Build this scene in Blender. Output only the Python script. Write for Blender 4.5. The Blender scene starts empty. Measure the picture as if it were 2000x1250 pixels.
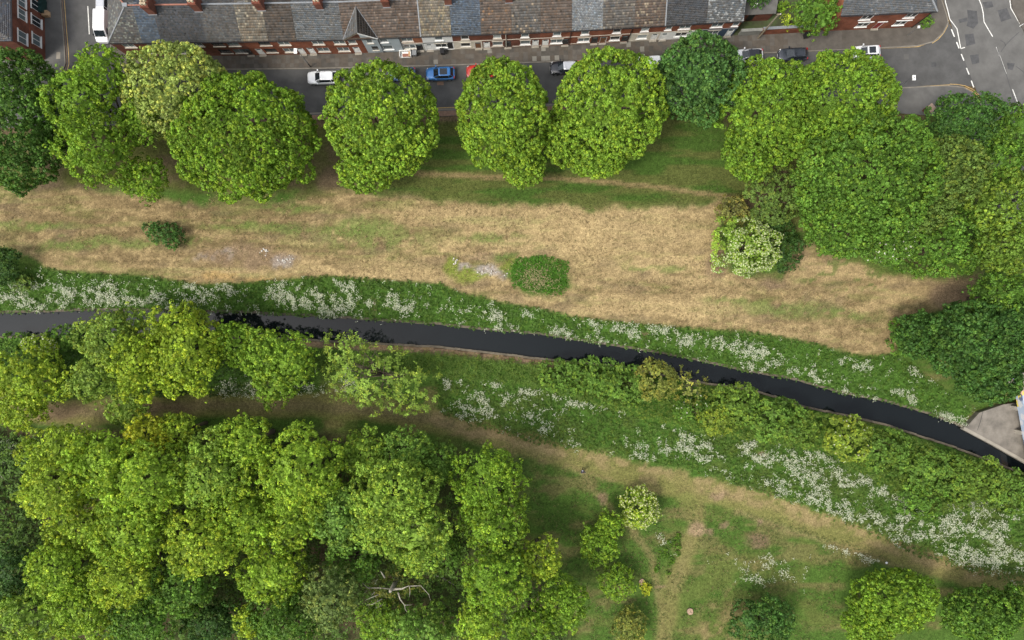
import bpy, math, random
import numpy as np
R = math.radians
random.seed(7)
rng = np.random.default_rng(11)
scene = bpy.context.scene
col = scene.collection

# ------------------------------------------------------------------ camera, sky, sun, exposure
H = 95.0                      # camera height above the street, metres
F = 1330.0                    # focal length in photo pixels (photo is 2000 x 1250)
cam_d = bpy.data.cameras.new('camera'); cam = bpy.data.objects.new('camera', cam_d); col.objects.link(cam)
cam.location = (0, 0, H); cam.rotation_euler = (0, 0, 0)
cam_d.sensor_width = 36.0; cam_d.lens = F / 2000 * 36; cam_d.clip_end = 2000; cam_d.clip_start = 0.5
scene.camera = cam
SUN_EL, SUN_AZ = 57.0, 238.0  # degrees; azimuth clockwise from +Y (top of the picture)
world = bpy.data.worlds.new('World'); scene.world = world; world.use_nodes = True
wn = world.node_tree; wn.nodes.clear()
sky = wn.nodes.new('ShaderNodeTexSky'); sky.sky_type = 'NISHITA'; sky.sun_disc = False
sky.sun_elevation = R(SUN_EL); sky.sun_rotation = R(SUN_AZ); sky.dust_density = 3.0
hs = wn.nodes.new('ShaderNodeHueSaturation'); hs.inputs['Saturation'].default_value = 0.32
bg = wn.nodes.new('ShaderNodeBackground'); bg.inputs['Strength'].default_value = 0.15
wo = wn.nodes.new('ShaderNodeOutputWorld')
wn.links.new(sky.outputs[0], hs.inputs['Color']); wn.links.new(hs.outputs[0], bg.inputs['Color']); wn.links.new(bg.outputs[0], wo.inputs['Surface'])
sd = bpy.data.lights.new('sun', 'SUN'); sd.energy = 1.5; sd.angle = R(14); sd.color = (1.0, 0.94, 0.84)
sun = bpy.data.objects.new('sun', sd); col.objects.link(sun)
sun.rotation_euler = (R(90 - SUN_EL), 0, R(180 - SUN_AZ)); sun.location = (-60, -40, 110)
scene.view_settings.view_transform = 'Standard'; scene.view_settings.look = 'None'
scene.view_settings.gamma = 1.0; scene.view_settings.use_curve_mapping = False
scene.view_settings.exposure = 0.98

# ------------------------------------------------------------------ helpers
def P(px, py, z=0.0):
    k = (H - z) / F
    return ((px - 1000) * k, (625 - py) * k)
def tag(o, label=None, cat=None, group=None, kind=None):
    if label: o['label'] = label
    if cat: o['category'] = cat
    if group: o['group'] = group
    if kind: o['kind'] = kind
    return o
def empty(name, loc, rz=0.0):
    o = bpy.data.objects.new(name, None); col.objects.link(o); o.location = loc; o.rotation_euler = (0, 0, rz)
    o.empty_display_size = 0.3
    return o
def np_mesh(name, V, Fc, tint=None, smooth=False):
    """V (n,3), Fc (m,k) index array, one face size"""
    V = np.asarray(V, np.float32); Fc = np.asarray(Fc, np.int32)
    me = bpy.data.meshes.new(name)
    me.vertices.add(len(V)); me.vertices.foreach_set('co', V.ravel())
    k = Fc.shape[1]
    me.loops.add(Fc.size); me.loops.foreach_set('vertex_index', Fc.ravel())
    me.polygons.add(len(Fc)); me.polygons.foreach_set('loop_start', np.arange(len(Fc), dtype=np.int32) * k)
    if smooth: me.polygons.foreach_set('use_smooth', np.ones(len(Fc), bool))
    if tint is not None:
        a = me.color_attributes.new('tint', 'FLOAT_COLOR', 'POINT')
        c = np.ones((len(V), 4), np.float32); c[:, :3] = tint
        a.data.foreach_set('color', c.ravel())
    me.update(calc_edges=True)
    return me
def link(name, me, mat=None, parent=None, loc=None):
    o = bpy.data.objects.new(name, me); col.objects.link(o)
    if mat is not None and len(me.materials) == 0: me.materials.append(mat)
    if parent is not None: o.parent = parent
    if loc is not None: o.location = loc
    return o
class MB:
    def __init__(s): s.v = []; s.f = []
    def box(s, x0, y0, z0, x1, y1, z1):
        b = len(s.v)
        s.v += [(x0,y0,z0),(x1,y0,z0),(x1,y1,z0),(x0,y1,z0),(x0,y0,z1),(x1,y0,z1),(x1,y1,z1),(x0,y1,z1)]
        s.f += [(b,b+3,b+2,b+1),(b+4,b+5,b+6,b+7),(b,b+1,b+5,b+4),(b+1,b+2,b+6,b+5),(b+2,b+3,b+7,b+6),(b+3,b,b+4,b+7)]
        return s
    def quad(s, *p):
        b = len(s.v); s.v += list(p); s.f.append(tuple(range(b, b + len(p)))); return s
    def prism(s, pts, z0, z1):
        """closed polygon (x,y) CCW extruded"""
        n = len(pts); b = len(s.v)
        s.v += [(x, y, z0) for x, y in pts] + [(x, y, z1) for x, y in pts]
        s.f.append(tuple(range(b + n - 1, b - 1, -1))); s.f.append(tuple(range(b + n, b + 2 * n)))
        for i in range(n):
            j = (i + 1) % n; s.f.append((b + i, b + j, b + n + j, b + n + i))
        return s
    def tube(s, pts, rad, n=6, cap=True):
        pts = [np.array(p, float) for p in pts]; b = len(s.v); up = np.array((0.31, 0.2, 0.93))
        for i, p in enumerate(pts):
            d = pts[min(i + 1, len(pts) - 1)] - pts[max(i - 1, 0)]; d /= (np.linalg.norm(d) + 1e-9)
            a = np.cross(d, up if abs(d @ up) < .95 else np.array((1., 0, 0))); a /= np.linalg.norm(a); c = np.cross(d, a)
            for k in range(n):
                t = 2 * math.pi * k / n
                q = p + (a * math.cos(t) + c * math.sin(t)) * rad[i]; s.v.append(tuple(q))
        for i in range(len(pts) - 1):
            for k in range(n):
                k2 = (k + 1) % n
                s.f.append((b + i*n + k, b + i*n + k2, b + (i+1)*n + k2, b + (i+1)*n + k))
        if cap:
            s.f.append(tuple(b + k for k in range(n))[::-1]); s.f.append(tuple(b + (len(pts)-1)*n + k for k in range(n)))
        return s
    def lathe(s, prof, n=12, c=(0, 0, 0)):
        b = len(s.v)
        for r, z in prof:
            for k in range(n):
                t = 2*math.pi*k/n; s.v.append((c[0]+r*math.cos(t), c[1]+r*math.sin(t), c[2]+z))
        for i in range(len(prof)-1):
            for k in range(n):
                k2 = (k+1) % n; s.f.append((b+i*n+k, b+i*n+k2, b+(i+1)*n+k2, b+(i+1)*n+k))
        s.f.append(tuple(b+k for k in range(n))[::-1]); s.f.append(tuple(b+(len(prof)-1)*n+k for k in range(n)))
        return s
    def mesh(s, name, smooth=False):
        me = bpy.data.meshes.new(name); me.from_pydata(s.v, [], s.f)
        if smooth:
            me.polygons.foreach_set('use_smooth', [True] * len(me.polygons))
        me.update(); return me
    def build(s, name, mat, parent=None, loc=None, smooth=False):
        return link(name, s.mesh(name, smooth), mat, parent, loc)

# value noise in numpy
def vnoise(x, y, seed):
    r = np.random.default_rng(seed); T = r.random((256, 256))
    xi = np.floor(x).astype(int); yi = np.floor(y).astype(int); fx = x - xi; fy = y - yi
    fx = fx*fx*(3-2*fx); fy = fy*fy*(3-2*fy)
    g = lambda a, b: T[a & 255, b & 255]
    return (g(xi,yi)*(1-fx)+g(xi+1,yi)*fx)*(1-fy)+(g(xi,yi+1)*(1-fx)+g(xi+1,yi+1)*fx)*fy
def fbm(x, y, seed, sx=1.0, sy=None, oct=4):
    sy = sx if sy is None else sy; a = 0.0; w = 0.5; t = 0
    for o in range(oct):
        a = a + w * vnoise(x / sx * 2**o + 31.7*o + 100, y / sy * 2**o + 17.3*o + 100, seed + o); t += w; w *= 0.5
    return a / t
def sstep(a, b, x):
    t = np.clip((x - a) / (b - a), 0, 1); return t*t*(3-2*t)
def poly_sd(x, y, pts):
    """signed distance, positive inside"""
    pts = np.array(pts, float); n = len(pts); d = np.full(x.shape, 1e9); ins = np.zeros(x.shape, bool)
    for i in range(n):
        a = pts[i]; b = pts[(i+1) % n]; e = b - a; L = e @ e + 1e-9
        t = np.clip(((x-a[0])*e[0]+(y-a[1])*e[1])/L, 0, 1)
        d = np.minimum(d, (x-a[0]-t*e[0])**2+(y-a[1]-t*e[1])**2)
        c = ((a[1] > y) != (b[1] > y)) & (x < (b[0]-a[0])*(y-a[1])/(b[1]-a[1]+1e-12)+a[0])
        ins ^= c
    d = np.sqrt(d); return np.where(ins, d, -d)
def line_d(x, y, pts):
    pts = np.array(pts, float); d = np.full(x.shape, 1e9)
    for i in range(len(pts)-1):
        a = pts[i]; e = pts[i+1]-a; L = e @ e + 1e-9
        t = np.clip(((x-a[0])*e[0]+(y-a[1])*e[1])/L, 0, 1)
        d = np.minimum(d, (x-a[0]-t*e[0])**2+(y-a[1]-t*e[1])**2)
    return np.sqrt(d)
W_ = lambda pts, z=0: [P(a, b, z) for a, b in pts]

# ------------------------------------------------------------------ materials
def nodes(m):
    m.use_nodes = True; nt = m.node_tree
    return nt, nt.nodes['Principled BSDF']
def mat(name, c, rough=0.7, var=0.15, scale=2.0, bump=0.0, metal=0.0, spec=0.3, c2=None, detail=5, world_pos=True, stretch=None):
    m = bpy.data.materials.new(name); nt, b = nodes(m)
    b.inputs['Roughness'].default_value = rough; b.inputs['Metallic'].default_value = metal; b.inputs['Specular IOR Level'].default_value = spec
    g = nt.nodes.new('ShaderNodeNewGeometry') if world_pos else nt.nodes.new('ShaderNodeTexCoord')
    src = g.outputs['Position'] if world_pos else g.outputs['Object']
    if stretch:
        mp = nt.nodes.new('ShaderNodeMapping'); mp.inputs['Scale'].default_value = stretch
        nt.links.new(src, mp.inputs['Vector']); src = mp.outputs[0]
    n = nt.nodes.new('ShaderNodeTexNoise'); n.inputs['Scale'].default_value = scale; n.inputs['Detail'].default_value = detail
    n.inputs['Roughness'].default_value = 0.62
    nt.links.new(src, n.inputs['Vector'])
    r = nt.nodes.new('ShaderNodeValToRGB'); r.color_ramp.elements[0].position = 0.32; r.color_ramp.elements[1].position = 0.68
    c2 = c2 or tuple(min(1, x*(1+var)) for x in c); c1 = tuple(x*(1-var) for x in c)
    r.color_ramp.elements[0].color = (*c1, 1); r.color_ramp.elements[1].color = (*c2, 1)
    nt.links.new(n.outputs['Fac'], r.inputs['Fac']); nt.links.new(r.outputs[0], b.inputs['Base Color'])
    if bump:
        bp = nt.nodes.new('ShaderNodeBump'); bp.inputs['Strength'].default_value = bump; bp.inputs['Distance'].default_value = 0.03
        n2 = nt.nodes.new('ShaderNodeTexNoise'); n2.inputs['Scale'].default_value = scale*6; n2.inputs['Detail'].default_value = 4
        nt.links.new(src, n2.inputs['Vector'])
        nt.links.new(n2.outputs['Fac'], bp.inputs['Height']); nt.links.new(bp.outputs[0], b.inputs['Normal'])
    return m
def tint_mat(name, rough=0.6, transl=0.0, var=0.2, scale=8.0, bump=0.0, spec=0.25, fine=None):
    """base colour from the tint attribute, with fine grain on top"""
    m = bpy.data.materials.new(name); nt, b = nodes(m)
    a = nt.nodes.new('ShaderNodeAttribute'); a.attribute_name = 'tint'
    b.inputs['Roughness'].default_value = rough; b.inputs['Specular IOR Level'].default_value = spec
    out = a.outputs['Color']
    g = nt.nodes.new('ShaderNodeNewGeometry')
    for i, (sc, vr) in enumerate([(scale, var)] + (fine or [])):
        n = nt.nodes.new('ShaderNodeTexNoise'); n.inputs['Scale'].default_value = sc; n.inputs['Detail'].default_value = 6; n.inputs['Roughness'].default_value = 0.7
        nt.links.new(g.outputs['Position'], n.inputs['Vector'])
        mr = nt.nodes.new('ShaderNodeMapRange'); mr.inputs[1].default_value = 0.3; mr.inputs[2].default_value = 0.7
        mr.inputs[3].default_value = 1 - vr; mr.inputs[4].default_value = 1 + vr
        nt.links.new(n.outputs['Fac'], mr.inputs[0])
        mx = nt.nodes.new('ShaderNodeVectorMath'); mx.operation = 'SCALE'
        nt.links.new(out, mx.inputs[0]); nt.links.new(mr.outputs[0], mx.inputs['Scale']); out = mx.outputs[0]
        if bump and i == 0:
            bp = nt.nodes.new('ShaderNodeBump'); bp.inputs['Strength'].default_value = bump; bp.inputs['Distance'].default_value = 0.06
            nt.links.new(n.outputs['Fac'], bp.inputs['Height']); nt.links.new(bp.outputs[0], b.inputs['Normal'])
    nt.links.new(out, b.inputs['Base Color'])
    if transl:
        t = nt.nodes.new('ShaderNodeBsdfTranslucent'); ms = nt.nodes.new('ShaderNodeMixShader'); ms.inputs[0].default_value = transl
        o = nt.nodes['Material Output']
        nt.links.new(out, t.inputs['Color']); nt.links.new(b.outputs[0], ms.inputs[1]); nt.links.new(t.outputs[0], ms.inputs[2]); nt.links.new(ms.outputs[0], o.inputs['Surface'])
    return m
def brick_mat(name, c1, c2, mortar):
    m = bpy.data.materials.new(name); nt, b = nodes(m); b.inputs['Roughness'].default_value = 0.85; b.inputs['Specular IOR Level'].default_value = 0.2
    tc = nt.nodes.new('ShaderNodeTexCoord'); sx = nt.nodes.new('ShaderNodeSeparateXYZ'); ad = nt.nodes.new('ShaderNodeMath'); cb = nt.nodes.new('ShaderNodeCombineXYZ')
    nt.links.new(tc.outputs['Object'], sx.inputs[0]); nt.links.new(sx.outputs[0], ad.inputs[0]); nt.links.new(sx.outputs[1], ad.inputs[1])
    nt.links.new(ad.outputs[0], cb.inputs[0]); nt.links.new(sx.outputs[2], cb.inputs[1])
    br = nt.nodes.new('ShaderNodeTexBrick'); br.inputs['Scale'].default_value = 1.0; br.inputs['Brick Width'].default_value = 0.225; br.inputs['Row Height'].default_value = 0.075
    br.inputs['Mortar Size'].default_value = 0.008; br.inputs['Color1'].default_value = (*c1, 1); br.inputs['Color2'].default_value = (*c2, 1); br.inputs['Mortar'].default_value = (*mortar, 1)
    nt.links.new(cb.outputs[0], br.inputs['Vector'])
    g = nt.nodes.new('ShaderNodeNewGeometry'); n = nt.nodes.new('ShaderNodeTexNoise'); n.inputs['Scale'].default_value = 0.9; n.inputs['Detail'].default_value = 6
    nt.links.new(g.outputs['Position'], n.inputs['Vector'])
    mr = nt.nodes.new('ShaderNodeMapRange'); mr.inputs[1].default_value = .3; mr.inputs[2].default_value = .7; mr.inputs[3].default_value = .65; mr.inputs[4].default_value = 1.3
    nt.links.new(n.outputs['Fac'], mr.inputs[0])
    mx = nt.nodes.new('ShaderNodeVectorMath'); mx.operation = 'SCALE'; nt.links.new(br.outputs['Color'], mx.inputs[0]); nt.links.new(mr.outputs[0], mx.inputs['Scale'])
    nt.links.new(mx.outputs[0], b.inputs['Base Color'])
    return m
M = {}
M['leaf'] = tint_mat('leaf', rough=0.55, transl=0.28, var=0.12, scale=3.0, spec=0.2)
M['ground'] = tint_mat('ground_cover', rough=0.95, var=0.34, scale=2.4, bump=0.8, spec=0.05, fine=[(5.5, 0.5), (1.0, 0.18)])
M['tile'] = tint_mat('roof_tile', rough=0.8, var=0.2, scale=1.1, spec=0.2, fine=[(.45, 0.2)])
M['bark'] = mat('bark', (0.11, 0.085, 0.06), 0.9, 0.35, 3, 0.5)
M['deadwood'] = mat('dead_wood', (0.27, 0.25, 0.2), 0.85, 0.35, 4, 0.4)
M['asphalt'] = mat('asphalt', (0.075, 0.074, 0.072), 0.9, 0.22, 0.55, 0.35, detail=9)
M['asphalt_old'] = mat('worn_asphalt', (0.105, 0.102, 0.096), 0.9, 0.2, 0.5, 0.35, detail=9)
M['asphalt_dark'] = mat('asphalt_patch', (0.066, 0.066, 0.067), 0.9, 0.25, 1.5, 0.3)
M['paving'] = mat('paving', (0.088, 0.078, 0.066), 0.9, 0.25, 0.7, 0.2, detail=8)
M['slab'] = [mat('slab_grey', (0.098, 0.088, 0.076), .9, .18, 1.5, .15), mat('slab_brown', (0.088, 0.074, 0.06), .9, .18, 1.5, .15), mat('slab_dark', (0.074, 0.067, 0.058), .9, .18, 1.5, .15), mat('slab_pale', (0.2, 0.19, 0.165), .9, .12, 2, .1)]
M['kerb'] = mat('kerb_stone', (0.17, 0.155, 0.13), .9, .2, 1.2, .1)
M['kerb_brick'] = mat('kerb_brick', (0.19, 0.12, 0.085), .9, .25, 3, .2)
M['white_line'] = mat('white_line', (0.62, 0.61, 0.57), .8, .25, 3, 0)
M['yellow_line'] = mat('yellow_line', (0.43, 0.29, 0.11), .8, .25, 3, 0)
M['brick'] = brick_mat('red_brick', (0.25, 0.075, 0.035), (0.19, 0.05, 0.025), (0.16, 0.11, 0.085))
M['brick_dark'] = brick_mat('dark_red_brick', (0.17, 0.055, 0.032), (0.13, 0.04, 0.025), (0.11, 0.08, 0.065))
M['brick_orange'] = brick_mat('orange_brick', (0.34, 0.12, 0.055), (0.27, 0.09, 0.04), (0.2, 0.14, 0.1))
M['white'] = mat('white_paint', (0.74, 0.74, 0.72), .55, .06, 2)
M['cream'] = mat('cream_paint', (0.58, 0.53, 0.44), .65, .08, 2)
M['stone'] = mat('painted_stone', (0.5, 0.46, 0.39), .75, .12, 2)
M['bluegrey'] = mat('blue_grey_render', (0.36, 0.41, 0.44), .75, .06, 1)
M['greyrender'] = mat('pale_grey_render', (0.47, 0.47, 0.44), .75, .07, 1)
M['navy'] = mat('navy_paint', (0.045, 0.075, 0.12), .5, .08, 1)
M['black'] = mat('black_paint', (0.018, 0.018, 0.02), .45, .1, 3)
M['brown_door'] = mat('brown_door', (0.14, 0.06, 0.025), .5, .2, 4)
M['red_door'] = mat('red_door', (0.2, 0.02, 0.02), .4, .1, 3)
M['grey_metal'] = mat('grey_metal', (0.28, 0.29, 0.3), .45, .1, 3, metal=.6)
M['lead'] = mat('lead_flashing', (0.19, 0.2, 0.21), .6, .12, 3)
M['terracotta'] = mat('terracotta', (0.27, 0.12, 0.085), .8, .15, 3)
M['pot'] = mat('cream_pot', (0.5, 0.43, 0.3), .8, .15, 3)
M['concrete'] = mat('concrete', (0.165, 0.148, 0.125), .9, .28, .9, .2, detail=8)
M['wall_grey'] = mat('weathered_render', (0.2,0.2,0.18), .85, .2, 1.5, .1)
M['concrete_pale'] = mat('pale_concrete', (0.26, 0.235, 0.195), .9, .14, 1.2, .2, detail=8)
M['edging'] = mat('river_edging', (0.11, 0.092, 0.065), .9, .3, 1.0, .3)
M['wood'] = mat('weathered_wood', (0.2, 0.17, 0.12), .85, .2, 3, .2)
M['tan'] = mat('tan_card', (0.42, 0.28, 0.16), .8, .1, 3)
M['darkgreen'] = mat('dark_green_plastic', (0.012, 0.035, 0.032), .45, .1, 3)
M['rubber'] = mat('rubber', (0.02, 0.02, 0.02), .8, .1, 5)
M['stump'] = mat('cut_wood', (0.29, 0.2, 0.135), .85, .3, 5, .2)
M['rubble'] = mat('rubble', (0.5, 0.47, 0.42), .9, .25, 4, .2)
M['skin'] = mat('skin', (0.42, 0.25, 0.17), .6, .05, 5)
M['felt'] = mat('felt_roof', (0.10, 0.097, 0.09), .9, .15, 1.3, .2)
M['hut'] = mat('sandstone_cap', (0.33, 0.24, 0.18), .9, .15, 2, .2)
def glass_mat(name, c, rough=0.06):
    m = bpy.data.materials.new(name); nt, b = nodes(m); b.inputs['Base Color'].default_value = (*c, 1); b.inputs['Roughness'].default_value = rough
    b.inputs['Specular IOR Level'].default_value = 0.7; return m
M['glass'] = glass_mat('window_glass', (0.10, 0.13, 0.14)); M['glass_dark'] = glass_mat('dark_glass', (0.015, 0.02, 0.024), .04)
M['glass_pale'] = glass_mat('curtained_glass', (0.34, 0.38, 0.38), .15)
M['lens'] = glass_mat('lamp_lens', (0.6, 0.6, 0.6), .1); M['tail'] = glass_mat('tail_lens', (0.3, 0.01, 0.01), .1)
def paint(name, c, metal=0.3):
    m = bpy.data.materials.new(name); nt, b = nodes(m); b.inputs['Base Color'].default_value = (*c, 1); b.inputs['Roughness'].default_value = .28
    b.inputs['Metallic'].default_value = metal; b.inputs['Coat Weight'].default_value = .8; b.inputs['Coat Roughness'].default_value = .06
    g = nt.nodes.new('ShaderNodeNewGeometry'); n = nt.nodes.new('ShaderNodeTexNoise'); n.inputs['Scale'].default_value = 3; n.inputs['Detail'].default_value = 8
    mr = nt.nodes.new('ShaderNodeMapRange'); mr.inputs[3].default_value = .2; mr.inputs[4].default_value = .42
    nt.links.new(g.outputs['Position'], n.inputs['Vector']); nt.links.new(n.outputs['Fac'], mr.inputs[0]); nt.links.new(mr.outputs[0], b.inputs['Roughness'])
    return m
# river water
m = bpy.data.materials.new('river_water'); nt, b = nodes(m); M['water'] = m
b.inputs['Base Color'].default_value = (0.005, 0.007, 0.008, 1); b.inputs['Roughness'].default_value = 0.045; b.inputs['IOR'].default_value = 1.34; b.inputs['Specular IOR Level'].default_value = .5
g = nt.nodes.new('ShaderNodeNewGeometry'); n = nt.nodes.new('ShaderNodeTexNoise'); n.inputs['Scale'].default_value = 1.1; n.inputs['Detail'].default_value = 3
bp = nt.nodes.new('ShaderNodeBump'); bp.inputs['Strength'].default_value = .06; bp.inputs['Distance'].default_value = .05
nt.links.new(g.outputs['Position'], n.inputs['Vector']); nt.links.new(n.outputs['Fac'], bp.inputs['Height']); nt.links.new(bp.outputs[0], b.inputs['Normal'])
# graffiti
m = bpy.data.materials.new('graffiti'); nt, b = nodes(m); M['graffiti'] = m; b.inputs['Roughness'].default_value = .6
g = nt.nodes.new('ShaderNodeNewGeometry'); n0 = nt.nodes.new('ShaderNodeTexNoise'); n0.inputs['Scale'].default_value = 1.4; n0.inputs['Detail'].default_value = 2
mxv = nt.nodes.new('ShaderNodeMix'); mxv.data_type = 'VECTOR'; mxv.inputs[0].default_value = .35
v = nt.nodes.new('ShaderNodeTexVoronoi'); v.inputs['Scale'].default_value = 1.7
nt.links.new(g.outputs['Position'], n0.inputs['Vector']); nt.links.new(g.outputs['Position'], mxv.inputs[4]); nt.links.new(n0.outputs['Color'], mxv.inputs[5]); nt.links.new(mxv.outputs[1], v.inputs['Vector'])
sp = nt.nodes.new('ShaderNodeSeparateColor'); cr = nt.nodes.new('ShaderNodeValToRGB'); cr.color_ramp.interpolation = 'CONSTANT'
for i, (p_, c_) in enumerate([(0, (.3, .36, .45)), (.3, (.1, .12, .2)), (.45, (.5, .3, .22)), (.6, (.55, .45, .08)), (.7, (.12, .4, .45)), (.82, (.45, .45, .47))]):
    e = cr.color_ramp.elements[i] if i < 2 else cr.color_ramp.elements.new(p_)
    e.position = p_; e.color = (*c_, 1)
nt.links.new(v.outputs['Color'], sp.inputs[0]); nt.links.new(sp.outputs[0], cr.inputs[0]); nt.links.new(cr.outputs[0], b.inputs['Base Color'])

# ------------------------------------------------------------------ the lie of the land
WATER_Z = -0.9
RT = [(-300,615),(0,612),(200,606),(330,607),(480,611),(640,620),(760,628),(852,634),(940,644),(1046,652),(1136,666),(1262,686),(1350,702),(1458,726),(1552,742),(1638,767),(1732,785),(1818,810),(1883,836),(1940,866),(2000,900),(2200,1010)]
RB = [(-300,660),(0,657),(170,655),(400,656),(560,659),(650,665),(740,669),(852,675),(960,687),(1060,699),(1197,712),(1300,732),(1379,747),(1451,756),(1509,771),(1559,789),(1606,800),(1664,811),(1732,828),(1786,846),(1854,868),(1923,893),(2000,924),(2200,1020)]
rt = np.array(W_(RT, -0.6)); rb = np.array(W_(RB, -0.6))
def river_d(x, y):
    return np.maximum(y - np.interp(x, rt[:,0], rt[:,1]), np.interp(x, rb[:,0], rb[:,1]) - y) * 0.97
LK = np.array(W_([(-400,240),(0,236),(400,228),(866,214),(1300,194),(1760,172),(1850,168),(2300,150)]))   # kerb on the park side of the street
UK = np.array(W_([(-400,152),(60,148),(212,142),(420,136),(620,134),(832,129),(1050,122),(1300,112),(1560,101),(1719,94),(1790,90)]))
def lower_kerb(x): return np.interp(x, LK[:,0], LK[:,1])
def zg(x, y):
    x = np.asarray(x, float); y = np.asarray(y, float)
    d = river_d(x, y)
    z = -0.52 + 0.52 * sstep(0.3, 3.6, d)
    z = np.where(d < 0.12, -1.9, z)
    z = z + 0.10 * (fbm(x, y, 5, 6.0) - .5) * sstep(0.5, 3, d)
    st = sstep(-0.3, 0.1, y - lower_kerb(x) + 1.9)
    z = z * (1 - st) - 0.07 * st
    ah = poly_sd(x, y, W_([(1868,842),(1905,798),(1955,782),(2080,770),(2080,960),(2000,910),(1930,872)]))
    z = np.where(ah > 0, np.minimum(z, -1.2), z)
    road_r = sstep(-0.5, .5, x - 66 + 0.39 * (y - 8) * 0) * sstep(-6, -3, y) * 0
    return z
def axis(a0, a1, st, far):
    fine = np.arange(a0, a1 + 1e-6, st); o = np.array([1.5, 4, 9, 18, 35, 70, 140, 280]); o = o[o < far]
    return np.concatenate([(a0 - o)[::-1], fine, a1 + o])
gx = axis(-75, 75, 0.36, 600); gy = axis(-48, 48, 0.36, 600)
X, Y = np.meshgrid(gx, gy); x = X.ravel(); y = Y.ravel(); z = zg(x, y)
wx = x + 2.2*(fbm(x, y, 21, 3.5)-.5) + .9*(fbm(x, y, 23, .9)-.5); wy = y + 1.8*(fbm(x, y, 22, 3.5)-.5) + .9*(fbm(x, y, 24, .9)-.5)
n_big = fbm(x, y, 31, 9, 5); n_mid = fbm(x, y, 32, 3.2, 2.0); n_str = fbm(x, y, 33, 9.0, 1.0, 5); n_fin = fbm(x, y, 34, 1.0, .8); n_blt = fbm(x, y, 35, 5, 1.6, 5)
C = lambda *c: np.array(c)
GREEN = C(.050,.092,.017); LUSH = C(.05,.104,.017); OLIVE = C(.098,.106,.031); STRAW = C(.252,.188,.094); DRY = C(.160,.116,.057); SOIL = C(.18,.125,.078); GREY = C(.24,.21,.185); BROWN = C(.105,.078,.046); DARK = C(.05,.06,.022); MOSS = C(.125,.16,.025); ORANGE = C(.34,.22,.09)
mix = lambda a, b, t: a*(1-t[:,None]) + b*t[:,None]
colr = np.repeat(GREEN[None], len(x), 0)
colr = mix(colr, OLIVE, .45*sstep(.5,.68,n_mid)); colr = mix(colr, DRY*.9, .5*sstep(.58,.7,n_blt))
def region(pts, feather=.7, warp=True):
    return sstep(-feather, feather, poly_sd(wx if warp else x, wy if warp else y, W_(pts)))
def spot(px, py, rx, ry, feather=.35, ang=0.0):
    cx, cy = P(px, py); a = R(ang); dx = wx-cx; dy = wy-cy
    u = dx*math.cos(a)+dy*math.sin(a); v = -dx*math.sin(a)+dy*math.cos(a)
    return 1 - sstep(1-feather, 1+feather, np.sqrt((u/(rx/14))**2+(v/(ry/14))**2))
# park strip between the street trees and the field
t = region([(-60,215),(1800,165),(1860,540),(1400,400),(640,370),(-60,375)], .8)
colr = mix(colr, mix(np.repeat((OLIVE*.75)[None],len(x),0), BROWN*.9, sstep(.4,.7,n_mid)), t)
t = region([(800,225),(1380,205),(1480,330),(1430,400),(1200,402),(900,392),(760,378),(780,300)], .9)
colr = mix(colr, mix(np.repeat((OLIVE*.62+GREEN*.15)[None],len(x),0), GREEN*.82, sstep(.45,.6,n_str)), t)
# the dry field
FIELD = [(-60,362),(150,372),(330,395),(520,402),(640,368),(760,383),(900,392),(1050,402),(1200,408),(1330,405),(1420,385),(1402,470),(1430,530),(1530,545),(1565,465),(1620,490),(1700,530),(1830,545),(1910,530),(1900,600),(1770,622),(1738,690),(1690,698),(1600,674),(1450,650),(1250,634),(1130,622),(1050,604),(960,588),(900,572),(860,556),(720,546),(640,542),(560,549),(450,557),(390,558),(330,546),(270,540),(160,535),(90,520),(60,500),(-60,480)]
t = region(FIELD, .55)
f = np.repeat(STRAW[None], len(x), 0)
f = mix(f, DRY, sstep(.40,.62,n_str)*.8); f = mix(f, STRAW*1.12, sstep(.52,.7,n_fin)*.5)
f = mix(f, DRY*.85, region([(-60,360),(650,375),(560,470),(330,500),(250,520),(-60,470)], 2.5)*.75)
f = mix(f, DRY*.95, region([(1430,560),(1700,560),(1740,690),(1640,680),(1500,640)], 2)*.55)
f = mix(f, OLIVE*1.1, .45*sstep(.6,.7,n_blt)); n_a = fbm(x,y,81,2.6,.7,4); n_b = fbm(x,y,82,1.2,.5,3); vv_ = y-.75*np.interp(x, rt[:,0], rt[:,1]); n_s = fbm(x, vv_, 84, 16, .55, 4); n_s2 = fbm(x, vv_, 85, 7, .3, 3); f = f*(1+.55*(n_s-.5)+.5*(n_s2-.5))[:,None]; f = mix(f, GREEN*1.0+OLIVE*.5, .3*sstep(.62,.74,n_s)); f = mix(f, DRY*.8, .6*sstep(.52,.66,n_a)); f = mix(f, STRAW*1.28, .5*sstep(.53,.68,n_b)); f = mix(f, BROWN*1.1, .55*sstep(.6,.72,fbm(x,y,83,4.5,1.6,5)))
f = mix(f, GREEN*1.15, .15*np.maximum(sstep(.62,.72,n_str), 0))
for s_ in [(650,452,180,8),(300,470,120,8),(500,440,100,6),(730,470,110,14),(140,478,90,12),(960,465,60,9),(1500,600,110,14),(1640,615,70,10),(1430,590,60,6),(1250,520,30,5),(1310,525,30,6),(980,430,120,6),(60,440,80,8),(560,405,70,10),(700,440,60,12)]:
    f = mix(f, GREEN*1.1+OLIVE*.25, .65*spot(*s_, .6)*sstep(.35,.6,n_fin+.1))
for s_ in [(1000,420,240,25),(1250,450,170,45),(1150,480,60,60),(1300,600,150,14),(900,590,90,8),(780,520,90,18)]:
    f = mix(f, STRAW*1.15, .55*spot(*s_, .7))
f = mix(f, ORANGE, .6*spot(460,545,110,9)*sstep(.35,.6,n_fin))
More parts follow.
